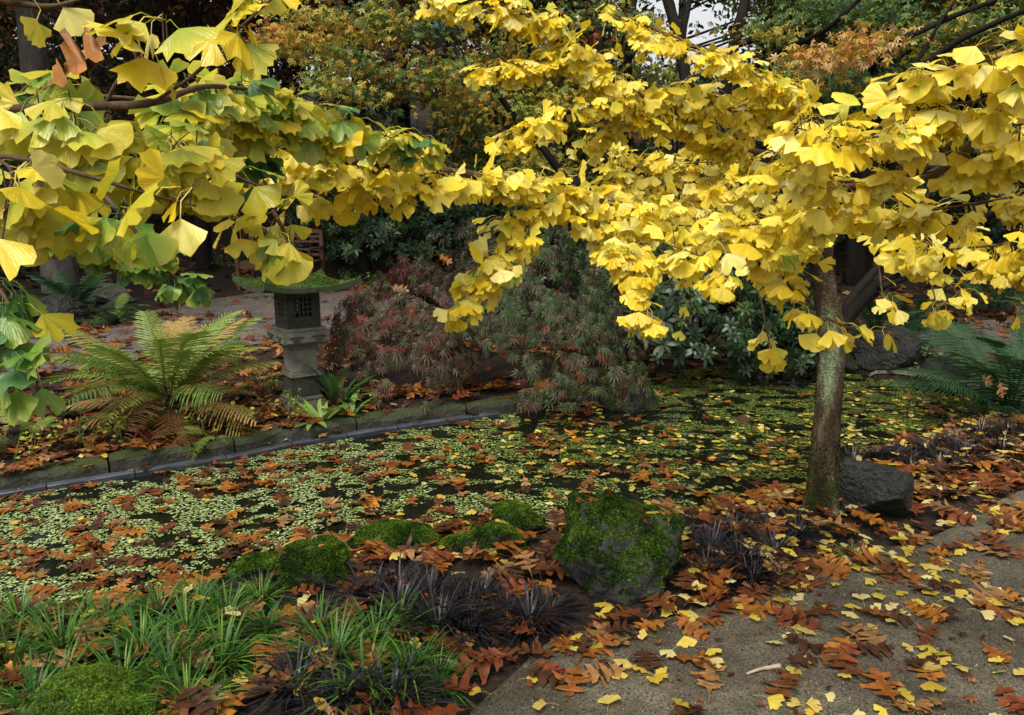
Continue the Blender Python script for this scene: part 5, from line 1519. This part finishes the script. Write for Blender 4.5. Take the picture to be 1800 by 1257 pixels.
# ------------------------------------------------------------------ fallen leaves
OK_ = [((.20, .062, .010), (.30, .10, .015)), ((.10, .034, .010), (.15, .052, .014)), ((.24, .12, .04), (.31, .155, .055)), ((.05, .02, .009), (.08, .03, .012)), ((.13, .033, .010), (.185, .046, .014)), ((.27, .10, .014), (.36, .135, .018))]
FGK = [((.66, .50, .12), (.70, .55, .14)), ((.72, .60, .24), (.75, .64, .26)), ((.62, .42, .05), (.66, .46, .06)), ((.70, .54, .06), (.74, .58, .09))]
MPK = [((.10, .03, .012), (.14, .04, .016)), ((.06, .022, .012), (.09, .03, .014)), ((.22, .08, .02), (.28, .1, .03)), ((.16, .04, .02), (.2, .05, .02))]
T_GF = [ginkgo_tmpl(k + 30) for k in range(6)]
for V, T, t in T_GF: V[:, 2] = V[:, 2] * .6; V[:, 1] -= .4
def lie(n, P, lift, tilt):
    no = np.array([0, 0, 1]) + rng.normal(size=(n, 3)) * tilt
    ax = rand_unit(n) * np.array([1, 1, .1]) + np.array([1e-3, 0, 0])
    P = P.copy(); P[:, 2] += lift
    return P, frames(ax, no)
def zone_points(n, x0, x1, y0, y1):
    x, y = rng.uniform(x0, x1, n), rng.uniform(y0, y1, n)
    return x, y
def bank_density(x, y, kind):
    pond = in_poly(x, y, POND); path = in_poly(x, y, PATH)
    sP = seg_dist(x, y, path_edge[::2], False)
    sW = seg_dist(x, y, POND)
    clump = fbm(x * 3.1, y * 3.1, 41)
    d = np.where(path, np.where(kind == 'oak', .55 * np.exp(-sP / .30) + .17, .62 * np.exp(-sP / .7) + .20), 1.0 if kind == 'oak' else .8)
    right = np.clip((x - .0) / 1.0, 0, 1)
    if kind == 'gink': d = d * (.22 + .9 * right)
    if kind == 'small': d = np.where(path, .35 * np.exp(-sP / .5) + .12, .3)
    d = d * np.clip(clump * 2.2 - .25, np.where(path, .12, .5), 1.3)
    return np.where(pond, 0, d)
class Litter:
    def __init__(s, tm, pal, mat): s.lv = Leaves(tm, pal, mat, .22)
    def ground(s, n, box_, kind, size, tag, far=False, stack=.03, tilt=.25, dens=None, split=None):
        x, y = zone_points(n, *box_)
        d = dens(x, y) if dens else bank_density(x, y, kind)
        k = rng.random(n) < d
        x, y = x[k], y[k]; n = len(x)
        z = height(x, y) + .016
        if dens: z = np.where(seg_dist(x, y, kl, False) < .17, np.maximum(z, .012), z)
        path = in_poly(x, y, PATH)
        S = size * rng.uniform(.6, 1.15, n)
        st = rng.random(n) ** 1.5 * stack * np.where(path, .25, 1)
        P, M = lie(n, np.stack([x, y, z], -1), st + .006, tilt)
        keep = np.ones(n, bool)
        for ro, bv in (ROCKS if not dens else []):
            for i in np.where(np.hypot(x - ro.location.x, y - ro.location.y) < .45)[0]:
                h_, nn, _, _ = bv.ray_cast(Vector((x[i], y[i], 2)), Vector((0, 0, -1)))
                if h_ is None or h_.z < z[i]: continue
                if nn.z < .45 or rng.random() > .22: keep[i] = False; continue
                P[i] = (x[i], y[i], h_.z + .006)
                M[i] = frames(rand_unit(1) * np.array([1, 1, .1]), np.array([nn[:]]) + rng.normal(size=(1, 3)) * .1)[0]
        x, y, P, M, S, path = x[keep], y[keep], P[keep], M[keep], S[keep], path[keep]; n = len(x)
        K = rng.integers(0, len(s.lv.pal), n)
        for m_, tg in ((path, tag[0]), (~path, tag[1])):
            if m_.any(): s.lv.add(P[m_], M[m_], S[m_], K[m_], tg)
    def water(s, n, size, tag, dens):
        x, y = zone_points(n, -5, 5, 2.3, 7.6)
        k = in_poly(x, y, POND) & (rng.random(n) < dens(x, y))
        x, y = x[k], y[k]; n = len(x)
        P, M = lie(n, np.stack([x, y, 0 * x + WZ + .008], -1), rng.random(n) * .012, .10)
        S = size * rng.uniform(.6, 1.1, n)
        s.lv.add(P, M, S, rng.integers(0, len(s.lv.pal), n), tag)
    def emit(s, n, name, cat, labels, rest, restlabel, names, bank=1):
        lv = s.lv; lv.pack()
        cnt = visible_rank(lv.P, lv.S * .5)
        order = np.argsort(-cnt)
        big = [i for i in order[:n] if cnt[i] > 0]
        for i in big:
            lab, grp = labels[int(lv.tag[i])]
            if bank is not None and lv.tag[i] == bank: lab = f'{lab} {where_near(*lv.P[i][:2])}'
            lab = lab.replace('@', names[lv.K[i]])
            grp = lab
            lv.place(link(name, lv.piece(name, i), None, lab, cat, grp), i)
        r_ = np.setdiff1d(np.arange(len(lv.P)), np.array(big, int))
        link(rest, lv.soup(rest, r_), None, restlabel, cat, None, 'stuff')
BANK = (-3.4, 4.2, 1.7, 6.0)
def far_bank(x, y):
    sK = seg_dist(x, y, kl, False)
    return np.where(in_poly(x, y, POND) | (y < 3.5), 0, np.where(in_poly(x, y, FPATH), .34, 1.0) * np.clip(fbm(x * 2.2, y * 2.2, 51) * 2.2 - .3, .1, 1.2)) * (y > np.interp(x, kerb_line[:, 0], kerb_line[:, 1])) * np.where((np.hypot((x - mb[0] - .05) / 1.25, (y - mb[1]) / .95) < 1), .12, 1)
oak = Litter(T_OAK, OK_, M_DRY)
oak.ground(4300, BANK, 'oak', .16, (0, 1), stack=.045, tilt=.2)
oak.ground(6500, (-6, 6.5, 4.0, 9.6), 'oak', .145, (0, 2), dens=lambda x, y: far_bank(x, y), tilt=.35, stack=.04)
oak.water(4600, .125, 3, lambda x, y: np.clip(1.0 - .30 * (x + .6), .22, 1) * np.clip(1.25 - .13 * (y - 3), .2, 1) * np.clip(fbm(x * 1.6, y * 1.6, 61) * 2.4 - .3, .15, 1))
oak.emit(300, 'fallen_oak_leaf', 'leaf', {0: ('@ lobed oak leaf lying on the gravel path', 'oak leaves on the gravel path'), 1: ('@ oak leaf lying', 'oak leaves on the near bank'),
   2: ('@ oak leaf lying on the far bank behind the kerb', 'oak leaves on the far bank'), 3: ('@ oak leaf floating on the pond', 'oak leaves on the pond')}, 'fallen_oak_leaves', 'brown and orange oak leaves littering the banks, the paths and the pond', OAKC)
gk = Litter(T_GF, FGK, M_GINK)
gk.ground(5600, BANK, 'gink', .046, (0, 1), stack=.05, tilt=.2)
gk.water(6500, .040, 2, lambda x, y: np.clip((x + .9) / 1.6, .03, 1) * np.clip(1.5 - .33 * (y - 3), .05, 1) * np.clip(fbm(x * 1.9, y * 1.9, 71) * 2.6 - .5, .1, 1))
gk.emit(300, 'fallen_ginkgo_leaf', 'leaf', {0: ('@ fan shaped ginkgo leaf lying on the gravel path', 'ginkgo leaves on the gravel path'), 1: ('@ ginkgo leaf lying', 'ginkgo leaves on the near bank'),
   2: ('@ ginkgo leaf floating on the pond', 'ginkgo leaves on the pond')}, 'fallen_ginkgo_leaves', 'yellow fan shaped ginkgo leaves scattered over the near bank, the gravel path and the pond', GKC)
sm = Litter(T_STAR7 + T_OVAL, MPK, M_DRY)
sm.ground(6500, BANK, 'small', .034, (0, 1), stack=.015, tilt=.45)
sm.lv.pack()
link('small_leaf_litter', sm.lv.soup('small_leaf_litter', np.arange(len(sm.lv.P))), None, 'small dark red and brown leaves scattered over the gravel path and the near bank', 'leaf litter', None, 'stuff')
hl = Litter(T_RHOMB, OK_ + MPK[:2], M_DRY)
hl.ground(14000, (-13, 13, 8.5, 26), 'oak', .16, (0, 1), dens=lambda x, y: np.where(in_poly(x, y, FPATH), .12, .75) * np.clip(fbm(x * 1.2, y * 1.2, 81) * 2 - .3, .2, 1), tilt=.4)
hl.lv.pack()
link('hillside_leaf_litter', hl.lv.soup('hillside_leaf_litter', np.arange(len(hl.lv.P))), None, 'rusty fallen leaves covering the slope behind the garden bench', 'leaf litter', None, 'stuff')

# single leaves caught on things
def caught(u, v, d, s, k, face, label, tm=T_OAK, pal=OK_, mat=M_DRY, name='caught_oak_leaf', rot=0.0):
    lv = Leaves(tm, pal, mat)
    f = nrm(np.array(face, float)); ax = np.array([math.sin(rot), 0, -math.cos(rot)])
    lv.add([at(u, v, d)], frames(ax[None], f[None]), np.array([s]), np.array([k])); lv.pack()
    lv.place(link(name, lv.piece(name, 0), None, label, 'leaf', None), 0)
caught(135, 108, 1.0, .10, 5, (.1, -.8, .6), 'orange oak leaf caught on the greenish ginkgo branch', rot=2.2)
dm = (dL[1] + .22)
for (u, v, d, s, k, lab, rt) in [(703, 508, 6.05, .14, 2, 'pale tan oak leaf caught near the top of the weeping maple', 1.3), (722, 545, 5.98, .13, 0, 'orange oak leaf hanging below the tan one on the weeping maple', 0.3),
   (783, 455, 6.45, .13, 5, 'orange oak leaf on the crest of the weeping maple', 1.0), (978, 577, 6.0, .13, 2, 'tan oak leaf caught on the green side of the weeping maple', .5),
   (1000, 640, 5.85, .14, 0, 'orange oak leaf caught low on the green side of the weeping maple', .9), (960, 677, 5.8, .16, 0, 'large rusty oak leaf caught above the pond on the weeping maple', 1.5),
   (943, 682, 5.8, .12, 5, 'bright orange oak leaf standing upright on the weeping maple above the pond', .1), (1020, 662, 5.75, .11, 5, 'small orange oak leaf beside the rusty ones on the weeping maple', .2),
   (683, 677, 5.75, .10, 2, 'small pale oak leaf caught low on the reddish side of the weeping maple', .7), (635, 560, 6.1, .13, 4, 'rust coloured oak leaf on the left shoulder of the weeping maple', 1.2),
   (770, 590, 5.95, .12, 0, 'brown oak leaf caught in the fold of the weeping maple', .4), (885, 620, 5.9, .09, 4, 'small red brown oak leaf in the middle of the weeping maple', .8)]:
    caught(u, v, d, s, k, (rng.uniform(-.3, .3), -1, .7), lab, rot=rt)
for (u, v, d, s, k, lab, rt) in [(1735, 668, 5.3, .11, 2, 'tan oak leaf lying on the dense fern at the end of the pond', .9), (1760, 685, 5.2, .12, 2, 'pale oak leaf lying on the front of the dense pond end fern', .3), (1745, 630, 5.5, .12, 1, 'dark brown oak leaf on top of the dense pond end fern', 1.4)]:
    caught(u, v, d, s, k, (rng.uniform(-.3, .3), -1, .8), lab, rot=rt)
# a short stick on the path
q = gp(1340, 1178, .02)
V, T = tube(smooth([q + [-.055, -.02, .0], q + [-.01, -.004, .006], q + [.03, .008, .004], q + [.062, .022, .002]], 5), .004, .009, 7, True, .3)
link('stick', mesh_from('stick', V, T, None, True, M_STICK), None, 'short pale stick lying on the gravel path between oak leaves', 'stick')

# ------------------------------------------------------------------ pond weed
def hex_tmpl(k):
    r = random.Random(1700 + k)
    V = [(0, 0, 0)]
    for i in range(6):
        a = i * math.pi / 3; q = r.uniform(.45, 1.1)
        V.append((math.cos(a) * q, math.sin(a) * q * .8, 0))
    return tri_clean(V, [(0, 1 + i, 1 + (i + 1) % 6) for i in range(6)], [.5] + [1] * 6)
def fleck_tmpl(k):
    r = random.Random(1800 + k)
    return tri_clean([(r.uniform(.6, 1.2), r.uniform(-.3, .3), 0), (r.uniform(-.3, .3), r.uniform(.5, 1), 0), (-r.uniform(.6, 1.2), r.uniform(-.3, .3), 0), (r.uniform(-.3, .3), -r.uniform(.5, 1), 0)], [(0, 1, 2), (0, 2, 3)], [1, 1, 1, 1])
T_HEX = [hex_tmpl(k) for k in range(2)] + [fleck_tmpl(k) for k in range(6)]
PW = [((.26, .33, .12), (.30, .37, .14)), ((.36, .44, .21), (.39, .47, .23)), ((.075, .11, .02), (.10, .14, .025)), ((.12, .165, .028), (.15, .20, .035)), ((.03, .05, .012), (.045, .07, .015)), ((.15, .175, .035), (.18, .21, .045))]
n = 520000
x, y = zone_points(n, -5, 5, 2.3, 7.7)
x, y = x[in_poly(x, y, POND)], y[in_poly(x, y, POND)]
f1 = fbm(x * 8 + 3, y * 12, 91, 4); f2 = fbm(x * .9, y * .9, 95)
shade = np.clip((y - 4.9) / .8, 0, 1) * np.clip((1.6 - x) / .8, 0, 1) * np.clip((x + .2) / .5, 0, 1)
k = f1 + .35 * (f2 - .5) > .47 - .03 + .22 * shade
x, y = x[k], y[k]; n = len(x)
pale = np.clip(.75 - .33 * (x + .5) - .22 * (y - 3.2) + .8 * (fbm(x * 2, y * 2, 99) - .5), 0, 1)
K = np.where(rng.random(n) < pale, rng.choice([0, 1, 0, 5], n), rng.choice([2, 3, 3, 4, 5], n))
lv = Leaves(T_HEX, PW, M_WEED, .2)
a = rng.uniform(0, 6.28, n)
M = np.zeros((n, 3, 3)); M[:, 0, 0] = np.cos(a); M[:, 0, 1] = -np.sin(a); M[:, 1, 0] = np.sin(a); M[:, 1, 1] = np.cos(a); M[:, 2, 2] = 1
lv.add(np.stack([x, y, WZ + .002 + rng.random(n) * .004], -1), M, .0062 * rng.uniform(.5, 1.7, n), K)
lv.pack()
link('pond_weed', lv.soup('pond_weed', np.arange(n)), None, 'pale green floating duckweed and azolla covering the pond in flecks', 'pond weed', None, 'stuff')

# ------------------------------------------------------------------ loose gravel grains on the near path
n = 30000
x, y = zone_points(n, -.4, 3.4, 1.7, 4.2)
k = in_poly(x, y, PATH) & (rng.random(n) < np.clip(1.7 - .5 * y, .25, 1))
x, y = x[k], y[k]; n = len(x)
V8 = np.array([(1, 0, 0), (-1, 0, 0), (0, 1, 0), (0, -1, 0), (0, 0, .8), (0, 0, -.8)], float)
T8 = np.array([(0, 2, 4), (2, 1, 4), (1, 3, 4), (3, 0, 4), (2, 0, 5), (1, 2, 5), (3, 1, 5), (0, 3, 5)])
gr = Leaves([(V8, T8, np.ones(6))], [((.17, .15, .105),) * 2, ((.10, .088, .06),) * 2, ((.06, .05, .035),) * 2, ((.28, .25, .19),) * 2, ((.03, .025, .018),) * 2], M_MOSS, .15)
gr.add(np.stack([x, y, height(x, y) + .0125], -1), frames(rand_unit(n), rand_unit(n)), .0028 * rng.uniform(.5, 1.7, n), rng.choice([0, 1, 1, 2, 2, 3, 4], n))
gr.pack()
link('gravel_grains', gr.soup('gravel_grains', np.arange(n)), None, 'loose sandy gravel grains covering the near path', 'gravel', None, 'stuff')
